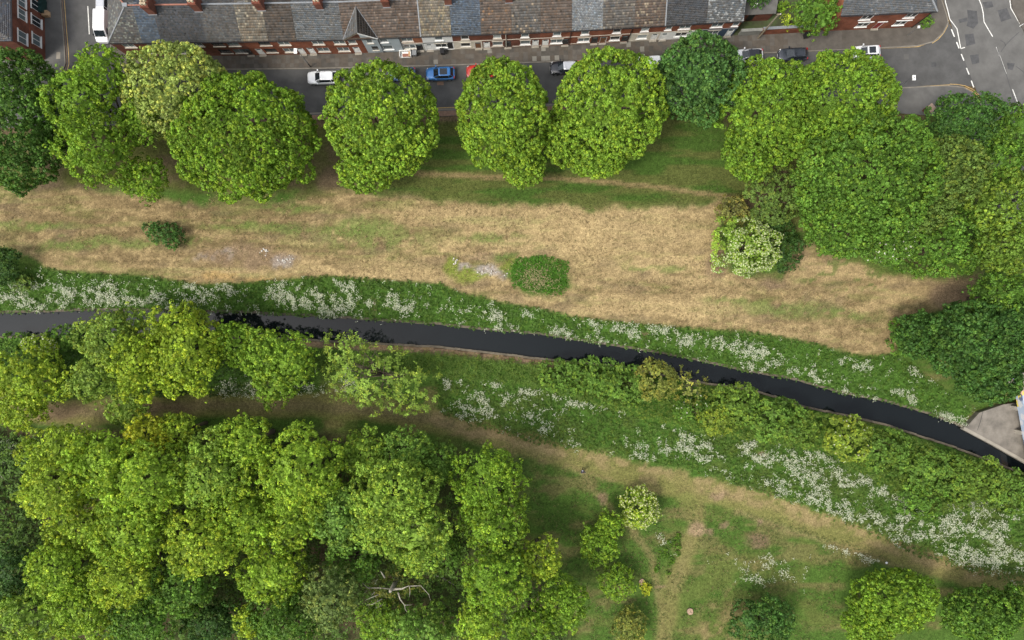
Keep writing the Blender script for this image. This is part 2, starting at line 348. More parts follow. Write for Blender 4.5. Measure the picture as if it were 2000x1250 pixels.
f = mix(f, SOIL, .85*spot(480,503,95,20)*sstep(.25,.5,n_mid+.1)); f = mix(f, GREY, .7*spot(555,510,28,13)*sstep(.35,.6,n_fin)); f = mix(f, GREY*.85, .6*spot(420,500,40,12)*sstep(.4,.6,n_fin))
f = mix(f, MOSS, .85*spot(888,518,16,22)); f = mix(f, MOSS, .85*spot(925,540,34,12)); f = mix(f, GREEN, .8*spot(980,503,30,8)); f = mix(f, MOSS*.9, .8*spot(1000,528,16,20)); f = mix(f, GREY*1.1, .9*spot(957,530,26,11)); f = mix(f, GREY*.95, .8*spot(912,524,14,5)); f = mix(f, GREY*.9,.6*spot(985,540,12,9)); f = mix(f, SOIL*1.1, .6*spot(940,502,26,9))
f = mix(f, LUSH, .95*spot(1055,537,58,34,.2))
f = mix(f, SOIL*.95, .85*spot(1862,578,46,30)); f = mix(f, SOIL*.8, .7*spot(1505,548,34,14)); f = mix(f, SOIL*.85, .6*spot(1400,520,22,30)); f = mix(f, BROWN, .6*spot(1900,550,60,22))
f = mix(f, SOIL*1.05, .5*spot(1590,500,40,30)*sstep(.4,.6,n_fin)); f = mix(f, GREEN, .7*sstep(.55,.65,n_fin)*spot(1650,540,90,40))
colr = mix(colr, f, t)
dl = line_d(x+.3*(wx-x), y+.3*(wy-y), W_([(780,335),(815,338),(900,343),(1040,347),(1150,353),(1300,367),(1440,385)]))
colr = mix(colr, DRY*1.15, .8*(1-sstep(.15,.5,dl)))
# river banks and the flower belts
t = (1-sstep(0.2,.9,river_d(x,y))); 
UB = [(-60,560),(0,555),(75,522),(160,533),(270,538),(340,548),(390,556),(450,554),(560,546),(640,539),(720,545),(860,554),(900,571),(960,587),(1050,602),(1130,621),(1250,633),(1350,641),(1450,649),(1500,653),(1600,673),(1650,691),(1700,697),(1745,690),(1800,730),(1900,800),(1890,835),(1818,812),(1732,787),(1638,769),(1552,744),(1458,728),(1350,704),(1262,688),(1136,668),(1046,654),(940,646),(852,636),(760,630),(640,622),(480,613),(330,609),(200,608),(0,614),(-60,615)]
colr = mix(colr, LUSH, region(UB, .3, False))
LB = [(840,735),(950,745),(1060,765),(1150,785),(1290,830),(1380,850),(1480,860),(1600,880),(1700,930),(1800,985),(2030,960),(2030,1150),(1900,1118),(1800,1087),(1700,1042),(1560,985),(1440,950),(1340,918),(1220,893),(1060,868),(950,838),(860,805)]
colr = mix(colr, mix(np.repeat(LUSH[None],len(x),0), OLIVE*.9, .45*sstep(.45,.65,n_mid)), region(LB, .35))
LBK = [(-60,668),(560,662),(740,672),(852,679),(1060,703),(1300,736),(1509,775),(1732,832),(1923,897),(2030,935),(2030,990),(1800,985),(1600,880),(1290,830),(1060,765),(840,735),(640,725),(300,770),(-60,780)]
colr = mix(colr, LUSH*.95, region(LBK, .4))
dl = np.where((x > -31) & (x < 6.5), line_d(x, y, W_([(560,664),(650,669),(740,674),(852,681),(960,692),(1080,706)])), 9)
colr = mix(colr, mix(np.repeat((DRY*.95)[None],len(x),0), SOIL*.9, sstep(.4,.6,n_fin)), 1.0*(1-sstep(.6,1.1,dl)))
# paths of the lower park
def path(pts, w, c, s=.8, f=.5, nz=None):
    global colr
    d = line_d(x+.45*(wx-x), y+.45*(wy-y), W_(pts)); t = s*(1-sstep(w-f, w+f, d))
    if nz is not None: t = t*nz
    colr = mix(colr, c, t)
MAIN = [(-40,800),(200,806),(400,792),(600,792),(760,802),(900,833),(1020,866),(1150,905),(1300,945),(1400,962),(1550,1005),(1700,1060),(1850,1112),(2040,1160)]
path(MAIN, 1.6, C(.132,.128,.042), .95, .35)
path(MAIN, 1.5, C(.15,.13,.05), .6, .9, sstep(.44,.6,n_blt))
path(MAIN, .5, STRAW*.8, .7, .5, sstep(.45,.6,n_mid))
path([(-40,800),(200,806),(400,792),(600,792),(760,802),(880,826)], .7, C(.135,.112,.055), .8, .5)
path([(820,808),(950,845),(1060,875),(1220,905),(1340,930),(1440,962),(1560,996),(1720,1052),(1850,1100)], .8, STRAW*.85, .75, .6, sstep(.36,.56,n_fin)); path([(900,850),(1020,888),(1150,925),(1280,960)], .45, STRAW*.7, .5, .5, sstep(.4,.56,n_fin))
path([(1440,1000),(1560,1040),(1700,1085),(1760,1110)], .35, STRAW*.75, .6, .4)
path([(1140,930),(1165,960),(1205,1005),(1240,1040)], .35, C(.15,.128,.055), .75, .35); path([(1240,1040),(1268,1075),(1280,1120),(1290,1180),(1295,1260)], .5, C(.155,.13,.056), .75, .4)
path([(1330,930),(1355,980),(1360,1030),(1335,1090),(1310,1150),(1295,1260)], 1.15, C(.14,.128,.046), .85, .7); path([(1360,1030),(1335,1090),(1315,1150)], .6, C(.15,.13,.055), .5, .5, sstep(.4,.6,n_mid))
path([(1470,1110),(1420,1160),(1390,1200),(1370,1250)], .6, DRY*1.05, .5, .8, sstep(.45,.6,n_fin))
colr = mix(colr, OLIVE*1.0, .35*region([(1380,1060),(1640,1060),(1640,1260),(1370,1260)], 3)*sstep(.4,.6,n_mid))
colr = mix(colr, DRY*1.1, .6*region([(1370,1180),(1470,1180),(1470,1260),(1370,1260)], 2)*sstep(.45,.6,n_fin))
for s_, c_ in [((1360,1031,20,17),SOIL*1.25),((1398,965,20,9),SOIL*1.1),((1480,1056,24,14),SOIL*.7),((1494,888,9,8),SOIL*1.15),((1387,1036,9,7),SOIL),((1418,1024,8,8),SOIL),((1492,1018,6,8),SOIL),((1180,975,9,12),SOIL*.9),((1292,1150,11,3),SOIL*1.1),((1345,980,20,18),OLIVE*1.2),((110,802,50,18),SOIL*.6),((320,800,60,8),BROWN*1.2),((945,845,60,9),STRAW*.8),((1255,655,3,12),SOIL),((728,600,3,14),SOIL)]:
    colr = mix(colr, c_, .8*spot(*s_, .35))
# wood floor
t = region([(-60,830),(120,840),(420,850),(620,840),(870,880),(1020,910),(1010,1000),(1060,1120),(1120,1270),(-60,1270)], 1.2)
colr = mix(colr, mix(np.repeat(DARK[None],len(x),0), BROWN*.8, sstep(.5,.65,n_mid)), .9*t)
t = sstep(-.4,.2, y - lower_kerb(x) + 1.6); colr = mix(colr, BROWN, t)
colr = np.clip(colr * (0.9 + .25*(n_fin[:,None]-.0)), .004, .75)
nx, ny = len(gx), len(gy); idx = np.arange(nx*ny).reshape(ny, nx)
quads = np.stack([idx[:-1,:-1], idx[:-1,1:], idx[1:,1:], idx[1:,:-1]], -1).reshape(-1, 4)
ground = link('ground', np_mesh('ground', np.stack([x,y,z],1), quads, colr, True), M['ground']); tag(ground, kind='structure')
# river
b_ = MB(); k = []
xs = np.arange(-84, 84, 1.0)
for i in range(len(xs)-1):
    a, c = xs[i], xs[i+1]
    b_.quad((a, float(np.interp(a, rb[:,0], rb[:,1]))-.15, WATER_Z), (c, float(np.interp(c, rb[:,0], rb[:,1]))-.15, WATER_Z), (c, float(np.interp(c, rt[:,0], rt[:,1]))+.15, WATER_Z), (a, float(np.interp(a, rt[:,0], rt[:,1]))+.15, WATER_Z))
tag(b_.build('river', M['water']), kind='structure')
def edging(name, arr, sgn, xa, xb, z1, w, m):
    e = MB(); xs = np.arange(xa, xb, .8); rr = np.random.default_rng(3)
    for i in range(len(xs)-1):
        a, c = xs[i], xs[i+1]; ya = float(np.interp(a, arr[:,0], arr[:,1])); yc = float(np.interp(c, arr[:,0], arr[:,1]))
        j = rr.normal(0, .025); zz = z1 + rr.normal(0, .02)
        v = [(a,ya+j),(c-.02,yc+j),(c-.02,yc+j+sgn*w),(a,ya+j+sgn*w)]
        if sgn < 0: v = v[::-1]
        e.prism(v, -1.9, zz)
    return tag(e.build(name, m), kind='structure')
edging('river_edging_north', rt, 1, -80, 65, -.5, .34, M['edging']); edging('river_edging_south', rb, -1, -80, 80, -.45, .3, M['edging'])

# ------------------------------------------------------------------ roads and pavements
def sheet(name, pts, z, m, parent=None, kind='structure', z0=None):
    b = MB()
    if z0 is None: b.quad(*[(x, y, z) for x, y in pts])
    else: b.prism(pts, z0, z)
    o = b.build(name, m, parent)
    if parent is None: tag(o, kind=kind)
    return o
lk = [tuple(p) for p in LK]; uk = [tuple(p) for p in UK]
def ccw(pts):
    a = sum(p[0]*q[1]-q[0]*p[1] for p, q in zip(pts, pts[1:]+pts[:1])); return pts if a > 0 else pts[::-1]
road = sheet('street_road', ccw(lk[:7] + [P(1925,168), P(1850,40), P(1800,-60), P(-500,-60), P(-500,152)]), 0.0, M['asphalt'])
main_road = sheet('main_road', ccw(W_([(1835,-20),(1852,30),(1862,62),(1905,172),(1930,235),(1985,380),(2050,540),(2120,720),(2260,1100),(2420,1100),(2250,640),(2120,300),(2030,40),(2000,-30)])), .004, M['asphalt_old'])
# pavements
def inter(a, xs): return float(np.interp(xs, a[:,0], a[:,1]))
up = [p for p in uk if P(200,0)[0] < p[0] < P(1730,0)[0]]
corner = W_([(1790,90),(1822,82),(1840,66),(1851,45),(1848,30),(1838,0),(1820,-50)])
pave_t = sheet('terrace_pavement', ccw(W_([(216,-50),(216,132),(222,140),(232,142)]) + up + W_([(1719,94)]) + corner), .12, M['paving'], z0=-.1)
pave_w = sheet('corner_pavement', ccw(W_([(-300,-50),(118,-50),(119,0),(124,60),(127,100),(128,125),(122,140),(105,149),(60,150),(-300,154)])), .12, M['asphalt_old'], z0=-.1)
lpk = [(px, py) for px, py in [(-400,240),(0,236),(400,228),(866,214),(1300,194),(1760,172),(1850,168),(1880,171),(1900,182),(1915,205),(1960,330),(2030,520),(2100,700)]]
pave_s = sheet('park_pavement', ccw(W_(lpk) + W_([(2065,700),(1995,520),(1925,345),(1880,232),(1800,225),(1760,222),(1700,200),(1300,208),(866,227),(400,241),(0,250),(-400,254)])), .118, M['asphalt_old'], z0=-.1)
far_pave = sheet('far_pavement', ccw(W_([(1968,-30),(1978,20),(1996,55),(2080,230),(2250,230),(2200,-30)])), .12, M['paving'], z0=-.1)
def ribbon(name, pts, w, z0, z1, m, parent, closed_box=True):
    """strip of width w following the points"""
    p = np.array(pts); n = len(p); L = []; Rr = []
    for i in range(n):
        d = p[min(i+1,n-1)]-p[max(i-1,0)]; d /= np.linalg.norm(d); nn = np.array((-d[1], d[0]))
        L.append(p[i]+nn*w/2); Rr.append(p[i]-nn*w/2)
    b = MB()
    for i in range(n-1):
        if z0 is None: b.quad((*Rr[i],z1),(*Rr[i+1],z1),(*L[i+1],z1),(*L[i],z1))
        else: b.prism([tuple(Rr[i]),tuple(Rr[i+1]),tuple(L[i+1]),tuple(L[i])], z0, z1)
    return b.build(name, m, parent)
def off(pts, dy): return [(a, b+dy) for a, b in pts]
ribbon('kerb', W_([(217,-40),(217,128),(223,139),(240,142)])+[tuple(p) for p in UK[3:10]]+corner, .16, -.08, .128, M['kerb'], pave_t)
ribbon('kerb', W_([(118,-50),(119,0),(124,60),(127,100),(128,125),(122,140),(105,149),(60,150)]), .16, -.08, .128, M['kerb'], pave_w)
ribbon('kerb', W_(lpk), .16, -.08, .126, M['kerb'], pave_s)
ribbon('brick_strip', W_([(300,238),(500,234),(866,222),(1300,203)]), .7, None, .122, M['kerb_brick'], pave_s)
# painted lines
def lines(name, pts, w, m, parent, z=.008): return ribbon(name, W_(pts), w, None, z, m, parent)
Z5 = lambda pts: [(1550+a/4.444, b/4.444) for a, b in pts]
WL, YL = M['white_line'], M['yellow_line']
for pts in ([(1310,-60),(1318,20),(1338,90),(1355,165)],[(1355,165),(1418,250),(1432,320),(1450,420)],[(1450,422),(1487,412)]): lines('painted_line', Z5(pts), .115, WL, road, .010)
for pts in ([(1595,-40),(1630,45),(1645,110),(1653,190)],[(1653,190),(1690,255),(1728,318)],[(1760,405),(1845,640)],[(1900,775),(1952,912)],[(1870,-60),(1885,70),(1975,225),(2000,262)],[(1990,1010),(2030,1110)]): lines('painted_line', Z5(pts), .115, WL, main_road)
for pts in ([(1370,255),(1396,320)],[(1414,365),(1436,420)],[(1455,470),(1478,526)],[(1500,590),(1523,647)],[(1542,700),(1563,758)]): lines('painted_line', Z5(pts), .16, WL, main_road, .009)
for o_ in (0, 4):
    lines('painted_line', [(a-.3*o_*.3, b+o_*.75) for a, b in Z5([(1205,362),(1260,325),(1305,272),(1335,215),(1345,175)])], .09, YL, road, .012)
    lines('painted_line', [(a, b+o_*.9) for a, b in Z5([(1355,730),(1420,733),(1490,745),(1560,780),(1610,825),(1640,870)])], .09, YL, main_road, .012)
lines('painted_line', Z5([(755,420),(900,413),(1080,405),(1205,362)]), .1, YL, road, .012); lines('painted_line', Z5([(905,764),(1100,752),(1355,737)]), .1, YL, road, .012)
lines('painted_line', [(820,212.5),(866,210.5),(900,209)], .1, YL, road, .012)
for o_ in (0, 4.2): lines('painted_line', [(120.5+o_,-40),(121.5+o_,0),(126+o_,60),(129.5+o_,100),(130.5+o_,125),(126+o_,142)], .09, YL if o_ else M['kerb_brick'], road, .012)
lines('painted_line', [(171.5,12),(174.5,67)], .12, WL, road)
for a in (141, 152.5, 164): lines('painted_line', [(a,150.5),(a+8,150.5)], .13, WL, road)
# patches, covers, cracks
def patch(name, pts, m, parent, z): b = MB(); b.quad(*[(*p, z) for p in ccw(W_(pts))]); return b.build(name, m, parent)
for pts in ([(1505,85),(1590,95),(1602,200),(1560,250),(1500,225),(1515,170)],[(1485,300),(1560,290),(1578,380),(1500,400)],[(1530,480),(1605,470),(1612,545),(1550,560)],[(1770,90),(1850,70),(1890,160),(1800,190)],[(1640,20),(1720,10),(1735,60),(1660,75)],[(1640,810),(1690,800),(1710,855),(1655,865)],[(1430,170),(1510,150),(1510,185),(1440,200)],[(1850,545),(1920,550),(1900,610),(1860,600)]):
    patch('road_patch', Z5(pts), M['asphalt_dark'], main_road, .007)
for pts in ([(1800,450),(1840,390),(1890,340),(1955,280)],[(1840,400),(1830,370),(1795,350)],[(1930,575),(1990,620),(2040,700)],[(1760,400),(1800,520),(1850,660),(1910,860),(1925,910)]): lines('tar_seam', Z5(pts), .09, M['asphalt_dark'], main_road, .0085)
def cover(px, py, w, h, m, parent, z):
    cx, cy = P(px, py); b = MB(); b.box(cx-w/2, cy-h/2, z-.02, cx+w/2, cy+h/2, z+.004); b.box(cx-w/2+.05, cy-h/2+.05, z, cx+w/2-.05, cy+h/2-.05, z+.012); return b.build('manhole_cover', m, parent)
cover(115,109,.55,.95,M['concrete_pale'],pave_w,.12); cover(1770,111,.7,.7,M['asphalt_old'],road,.0); cover(1824,126,.7,.7,M['asphalt_dark'],road,.0); cover(860,163,.9,.5,M['kerb_brick'],road,.0)
# paving slabs of the terrace pavement (kept in rows along the kerb)
FB = np.array(W_([(150,113),(459,109),(691,105),(782,101),(965,94.5),(1122,88),(1214,83),(1430,70.5),(1520,66),(1640,60),(1830,51)]))   # foot of the house fronts
slab_me = []
for i, mm in enumerate(M['slab']):
    b = MB(); b.box(-.305,-.36,-.03,.305,.36,.0); me = b.mesh('paving_slab'); me.materials.append(mm); slab_me.append(me)
def hidden(px, py):
    for cx, cy, rx, ry in [(335,185,112,105),(480,265,155,135),(745,243,118,132),(985,238,98,128),(1190,217,115,128),(1363,157,92,92),(1500,230,105,118),(1645,195,112,108)]:
        if ((px-cx)/rx)**2+((py-cy)/ry)**2 < .93: return True
    return False
pale = [(849,84+40),(955,103),(957,118),(1064,95),(1040,115),(1057,115.5),(1074,114),(1090,114),(1227,87),(1252,98),(1608,88),(1597,88),(1627,87),(1634,88)]
rr = random.Random(5); n_sl = 0; rest = MB()
s_pos = P(440,0)[0]
while s_pos < P(1640,0)[0]:
    yk = inter(UK, s_pos); yf = inter(FB, s_pos); dep = (yf-yk-.2)/3; sl = math.atan2(inter(UK, s_pos+2)-inter(UK, s_pos-2), 4)
    for r_ in range(3):
        cy = yk+.16+(r_+.5)*dep; px, py = 1000+s_pos*14, 625-cy*14
        if hidden(px, py): continue
        k_ = 3 if any(abs(px-a) < 4.4 and abs(py-c) < 5 for a, c in pale) else rr.choice([0,0,1,1,1,2,2]) if px < 1430 else rr.choice([1,1,1,0,2])
        if n_sl < 300:
            o = link('paving_slab', slab_me[k_], None, pave_t); o.location = (s_pos, cy, .134+rr.uniform(-.003,.004)); o.rotation_euler = (0,0,sl); o.scale = (1, dep/.73, 1); n_sl += 1
        else:
            rest.box(s_pos-.3, cy-dep*.49, .1, s_pos+.3, cy+dep*.49, .133)
    s_pos += .625
if rest.v: o = rest.build('paving_slabs', M['slab'][0], pave_t); o['kind'] = 'stuff'

# ------------------------------------------------------------------ houses
def wall_panel(b, u0, u1, z0, z1, ops, v=0.0, rev=.1):
    us = sorted({u0, u1, *[o[0] for o in ops], *[o[1] for o in ops]}); zs = sorted({z0, z1, *[o[2] for o in ops], *[o[3] for o in ops]})
    for i in range(len(us)-1):
        for j in range(len(zs)-1):
            cu, cz = (us[i]+us[i+1])/2, (zs[j]+zs[j+1])/2
            if any(o[0] < cu < o[1] and o[2] < cz < o[3] for o in ops): continue
            b.quad((us[i],v,zs[j]),(us[i+1],v,zs[j]),(us[i+1],v,zs[j+1]),(us[i],v,zs[j+1]))
    for a, c, e, f_ in ops:
        b.quad((a,v,e),(a,v+rev,e),(a,v+rev,f_),(a,v,f_)); b.quad((c,v+rev,e),(c,v,e),(c,v,f_),(c,v+rev,f_))
        b.quad((a,v+rev,f_),(c,v+rev,f_),(c,v,f_),(a,v,f_)); b.quad((a,v,e),(c,v,e),(c,v+rev,e),(a,v+rev,e))
def window(parent, u0, u1, z0, z1, style='white', mull=1, glass='glass', v=0.0, sill='stone', lintel=None):
    fm = {'white': M['white'], 'dark': M['glass_dark'], 'grey': M['lead']}[style]; t = .065; y0, y1 = v+.02, v+.085
    b = MB(); b.box(u0,y0,z0,u0+t,y1,z1); b.box(u1-t,y0,z0,u1,y1,z1); b.box(u0+t,y0,z1-t,u1-t,y1,z1); b.box(u0+t,y0,z0,u1-t,y1,z0+t)
    ws = [u0+t] + [u0+(u1-u0)*(i+1)/(mull+1) for i in range(mull)] + [u1-t]
    for u in ws[1:-1]: b.box(u-t/2,y0,z0+t,u+t/2,y1,z1-t)
    w = b.build('window', fm, parent)
    for i in range(len(ws)-1):
        a = ws[i]+(t/2 if i else 0); c = ws[i+1]-(t/2 if i < len(ws)-2 else 0)
        MB().box(a,y0+.03,z0+t,c,y0+.045,z1-t).build('pane', M[glass], w)
    if sill: MB().box(u0-.08,v-.11,z0-.12,u1+.08,v-.002,z0-.005).build('sill', M[sill], w)
    if lintel: MB().box(u0-.12,v-.06,z1+.005,u1+.12,v-.002,z1+.2).build('lintel', M[lintel], w)
    return w
def door(parent, u0, u1, z0, z1, m='white', v=0.0, light=True):
    d = MB(); d.box(u0+.05,v+.04,z0+.03,u1-.05,v+.085,z1-.05)
    for a, c in ((z0+.2,z0+.85),) + (((z0+1.0,z1-.6),) if m != 'black' else ()): d.box(u0+.17,v+.028,a,u1-.17,v+.04,c)
    o = d.build('door', M[m], parent)
    f_ = MB(); f_.box(u0,v+.01,z0,u0+.05,v+.09,z1); f_.box(u1-.05,v+.01,z0,u1,v+.09,z1); f_.box(u0+.05,v+.01,z1-.05,u1-.05,v+.09,z1); f_.build('door_frame', M['white'] if m != 'black' else M['black'], o)
    if light: MB().box(u0+.17,v+.03,z1-.5,u1-.17,v+.039,z1-.14).build('pane', M['glass'], o)
    MB().box(u1-.16,v-.01,z0+1.0,u1-.12,v+.03,z0+1.14).build('handle', M['grey_metal'], o)
    MB().box(u0-.05,v-.28,0.0,u1+.05,v-.003,z0+.005+.05).build('doorstep', M['concrete_pale'], parent)
    return o
def tiles(o, ux, up, nu, nv, thick, base, var, seed, lichen=None, skip=None, clipf=None):
    """tile sheet: origin o, vectors ux (along eave) and up (up the slope); each tile a thin tilted slab"""
    r = np.random.default_rng(seed); o = np.array(o, float); ux = np.array(ux, float); up = np.array(up, float)
    n = np.cross(ux, up); n /= np.linalg.norm(n); V = []; Fq = []; T = []
    du, dv = ux/nu, up/nv; lu = np.linalg.norm(du); lv = np.linalg.norm(dv)
    base = np.array(base); 
    for j in range(nv):
        sh = .5*du if j % 2 else 0*du
        for i in range(nu + (1 if j % 2 else 0)):
            a0 = max(i-(.5 if j % 2 else 0), 0); a1 = min(i+1-(.5 if j % 2 else 0), nu)
            if clipf and not clipf((a0+a1)/2/nu, (j+.5)/nv): continue
            t = thick*(1+r.normal(0,.15)); lift = r.normal(0, thick*.12)
            gp = .13 if thick > .02 else .05; p0 = o+du*a0+dv*(j+gp)+du*.06; p1 = o+du*a1+dv*(j+gp)-du*.06; p2 = p1+dv*(1.02-gp); p3 = p0+dv*(1.02-gp)
            b = len(V)
            V += [p0+n*(t+lift), p1+n*(t+lift), p2+n*(.004+lift*.3), p3+n*(.004+lift*.3), p0-n*.01+dv*.1, p1-n*.01+dv*.1]
            Fq += [(b,b+1,b+2,b+3),(b+4,b+5,b+1,b)]
            c = base*(1+r.normal(0,var)); c = c*(1+np.array((.06,0,-.06))*r.normal())
            if lichen is not None and r.random() < lichen[0]: c = np.array(lichen[1])*(1+r.normal(0,.12))
            T += [c]*6
    return np.array(V), np.array(Fq), np.clip(np.array(T), .01, .8)
WF = 1330.0
def wX(px, z): return (px-1000)/F*(H-z)
EAVE, RIDGE, VR = 5.0, 7.45, 3.7
TILE_B = (.105,.080,.064); TILE_D = (.07,.058,.048); TILE_L = (.145,.125,.097); TILE_G = (.103,.093,.083); SL_G = (.125,.13,.132); SL_L = (.22,.233,.242); SL_B = (.088,.108,.135); SL_D = (.07,.072,.077); SL_M = (.105,.102,.098)
LICH = (.09, (.26,.23,.17)); LICHR = (.07, (.2,.12,.07))
# u-limits in photo pixels at the eaves; roof colour, tile size, wall finish of upper and lower storey, label
HOUSES = [
 (212,279,'hip',  SL_M,(.28,.2,.010),'brick_dark','brick_dark', 'corner terrace house with hipped lichened slate roof beside the side street'),
 (279,317,None,   SL_B,(.28,.2,.010),'brick_dark','brick_dark', 'narrow terrace house with clean blue slate roof next to the hipped corner'),
 (317,405,None,   SL_D,(.26,.2,.008),'brick_dark','brick_dark', 'terrace house with smooth charcoal slate roof, behind the pale tree'),
 (405,472,None,   SL_M,(.26,.2,.008),'brick_dark','brick_dark', 'terrace house with blotched grey slate roof left of the pale brown tiles'),
 (472,525,None,   TILE_L,(.3,.33,.062),'brick','brick', 'terrace house roofed in pale brown tiles, glazed white front door'),
 (525,580,None,   TILE_D,(.3,.33,.062),'brick','brick', 'terrace house roofed in darkest brown tiles, brick front behind the lamp'),
 (580,672,None,   SL_G,(.3,.22,.008),'brick','brick', 'wide brick terrace house with streaked pale grey slate roof left of gable'),
 (672,737,'gable',TILE_B,(.3,.33,.062),'brick','brick', 'gabled terrace house, half red brick and half blue grey render'),
 (737,779,None,   TILE_B,(.3,.33,.062),'bluegrey','bluegrey', 'blue grey rendered terrace house right of the gable, brown tiled roof'),
 (779,822,None,   TILE_B,(.3,.33,.062),'brick_orange','greyrender', 'terrace house with orange brick upper floor above pale grey ground floor'),
 (822,882,None,   TILE_L,(.3,.33,.062),'white','white', 'white painted terrace house under lichened pale tiles'),
 (882,940,None,   SL_B,(.28,.22,.012),'brick_dark','cream', 'terrace house with blue slate roof and cream shop-like ground floor'),
 (940,1000,None,  TILE_B,(.3,.33,.062),'brick_dark','brick_dark', 'brick terrace house with rust streaked brown tiles next to blue slates'),
 (1000,1056,None, TILE_G,(.3,.33,.062),'brick_dark','brick_dark', 'brick terrace house with grey brown tiles and a few pale replacement tiles'),
 (1056,1117,None, TILE_B,(.3,.33,.062),'brick','brick', 'brick terrace house with plum brown tiles left of mottled pale slates'),
 (1117,1177,None, SL_L,(.24,.2,.012),'brick','brick', 'brick terrace house with mottled pale blue grey slate roof'),
 (1177,1238,None, TILE_G,(.3,.33,.062),'brick','brick', 'brick terrace house with dull brown tiles right of mottled pale slates'),
 (1238,1299,None, TILE_B,(.3,.33,.062),'brick','cream', 'terrace house with brown tiles, cream ground floor, beside pale roof verge'),
 (1299,1379,None, SL_D,(.26,.22,.008),'brick','white', 'terrace house with plain dark slate roof and whitewashed ground floor'),
 (1379,1452,'end',SL_G,(.3,.22,.008),'brick','navy', 'end terrace house with pale slate roof and navy ground floor'),
]
OPEN = [('u',252),('u',300),('l',290),('u',345),('u',385),('l',350),('d',375,'white'),
 ('u',424,'dark2'),('l',432,'dark2'),('u',456,'grey2'),('l',469,'grey2'),('d',493,'black'),('d',509,'white'),('u',517,'dark2'),('l',530,'dark2'),('u',555,'white2'),('l',566,'white2'),('d',591,'white'),('d',609,'white'),
 ('u',621,'white2'),('l',632,'white2'),('u',664,'white2'),('l',672.5,'white2'),('u',688,'white1'),('d',697.5,'white'),('p',716,'dark'),('u',722,'white1n'),('l',733,'dark1n'),('u',747,'white1'),('l',756,'white1'),
 ('u',789,'white2'),('l',797,'white2'),('d',820,'black'),('d',839,'white'),('u',857,'white1'),('l',862,'dark2'),('p',884.5,'dark'),('l',909.5,'dark1'),('u',908,'dark1'),('d',934,'brown_door'),
 ('d',950,'white'),('l',972,'white1'),('u',971,'pale1'),('d',999,'black'),('u',1025.5,'white1'),('l',1026,'white1'),('d',1047.5,'white'),('d',1065,'white'),('l',1087,'white2'),('u',1088,'white1'),('d',1111,'black'),
 ('u',1143,'white1'),('l',1140,'white2'),('d',1161,'black'),('d',1175,'brown_door'),('u',1205,'dark1'),('l',1201,'dark1'),('d',1227,'black'),('u',1260,'pale1'),('l',1254,'pale1'),('d',1277,'white'),('d',1296,'white'),
 ('u',1306,'white1n'),('u',1338,'white2'),('l',1330,'dark2'),('u',1401,'white2'),('l',1392,'white2'),('d',1424,'white'),('u',1437,'white1n')]
ZL = {'u': (3.25,4.5), 'l': (.85,2.15), 'd': (.12,2.15), 'p': (.12,2.3)}
items = []
for o in OPEN:
    z0, z1 = ZL[o[0]]; items.append((o[0], wX(o[1], (z0+z1)/2), o[2] if len(o) > 2 else 'white2'))
def roof_part(parent, u0, u1, base, ts, seed, hip=False, lich=None, ridge_m='lead'):
    W = u1-u0; va, vb = -.16, VR; slope = math.hypot(vb-va, RIDGE-EAVE); nv = max(4, round(slope/ts[1])); nu = max(3, round(W/ts[0]))
    hipf = (lambda a, b: a*W > b*VR) if hip else None
    hx = VR if hip else 0
    b = MB()
    e0, e1, r0, r1 = (u0,va,EAVE),(u1,va,EAVE),(u0+hx,vb,RIDGE),(u1,vb,RIDGE); k0, k1 = (u0,2*VR-va,EAVE),(u1,2*VR-va,EAVE)
    b.quad(e0,e1,r1,r0); b.quad(k1,k0,r0,r1)
    if hip: b.quad(k0,e0,r0)
    rf = b.build('roof', M['felt'], parent)
    d = (0, vb-va, RIDGE-EAVE)
    V, Fq, T = tiles((u0+.004,va-.02,EAVE+.012), (W-.008,0,0), d, nu, nv, ts[2], base, .17, seed, lich, clipf=hipf)
    o = link('roof_tiles', np_mesh('roof_tiles', V, Fq, T), M['tile'], rf); o['kind'] = 'stuff'
    V, Fq, T = tiles((u1-.004,2*VR-va+.02,EAVE+.012), (-(W-.008),0,0), (0,-(vb-va),RIDGE-EAVE), nu, nv, ts[2], base, .13, seed+1, lich, clipf=(lambda a, b: (1-a)*W > b*VR) if hip else None)
    o = link('roof_tiles', np_mesh('roof_tiles', V, Fq, T), M['tile'], rf); o['kind'] = 'stuff'
    if hip:
        V, Fq, T = tiles((u0-.02,2*VR-va,EAVE+.012), (0,-2*(VR-va),0), (VR,0,RIDGE-EAVE), 26, nv, ts[2], SL_M, .13, seed+2, lich, clipf=lambda a, b: b*.5 < a < 1-b*.5)
        o = link('roof_tiles', np_mesh('roof_tiles', V, Fq, T), M['tile'], rf); o['kind'] = 'stuff'
        MB().tube([(u0,va,EAVE+.05),(u0+VR,VR,RIDGE+.06)],[.1,.1],6).build('hip_ridge', M['lead'], rf)
        MB().tube([(u0,2*VR-va,EAVE+.05),(u0+VR,VR,RIDGE+.06)],[.1,.1],6).build('hip_ridge', M['terracotta'], rf)
        MB().box(u0+VR-.3,VR-.25,RIDGE,u0+VR+.3,VR+.25,RIDGE+.2).build('ridge_cap', M['lead'], rf)
    MB().tube([(u0+hx+.01,VR,RIDGE+.03),(u1-.01,VR,RIDGE+.03)],[.11,.11],6).build('ridge', M[ridge_m], rf)
    MB().tube([(u0,va-.07,EAVE-.03),(u1,va-.07,EAVE-.03)],[.055,.055],6).build('gutter', M['black'], rf)
    return rf
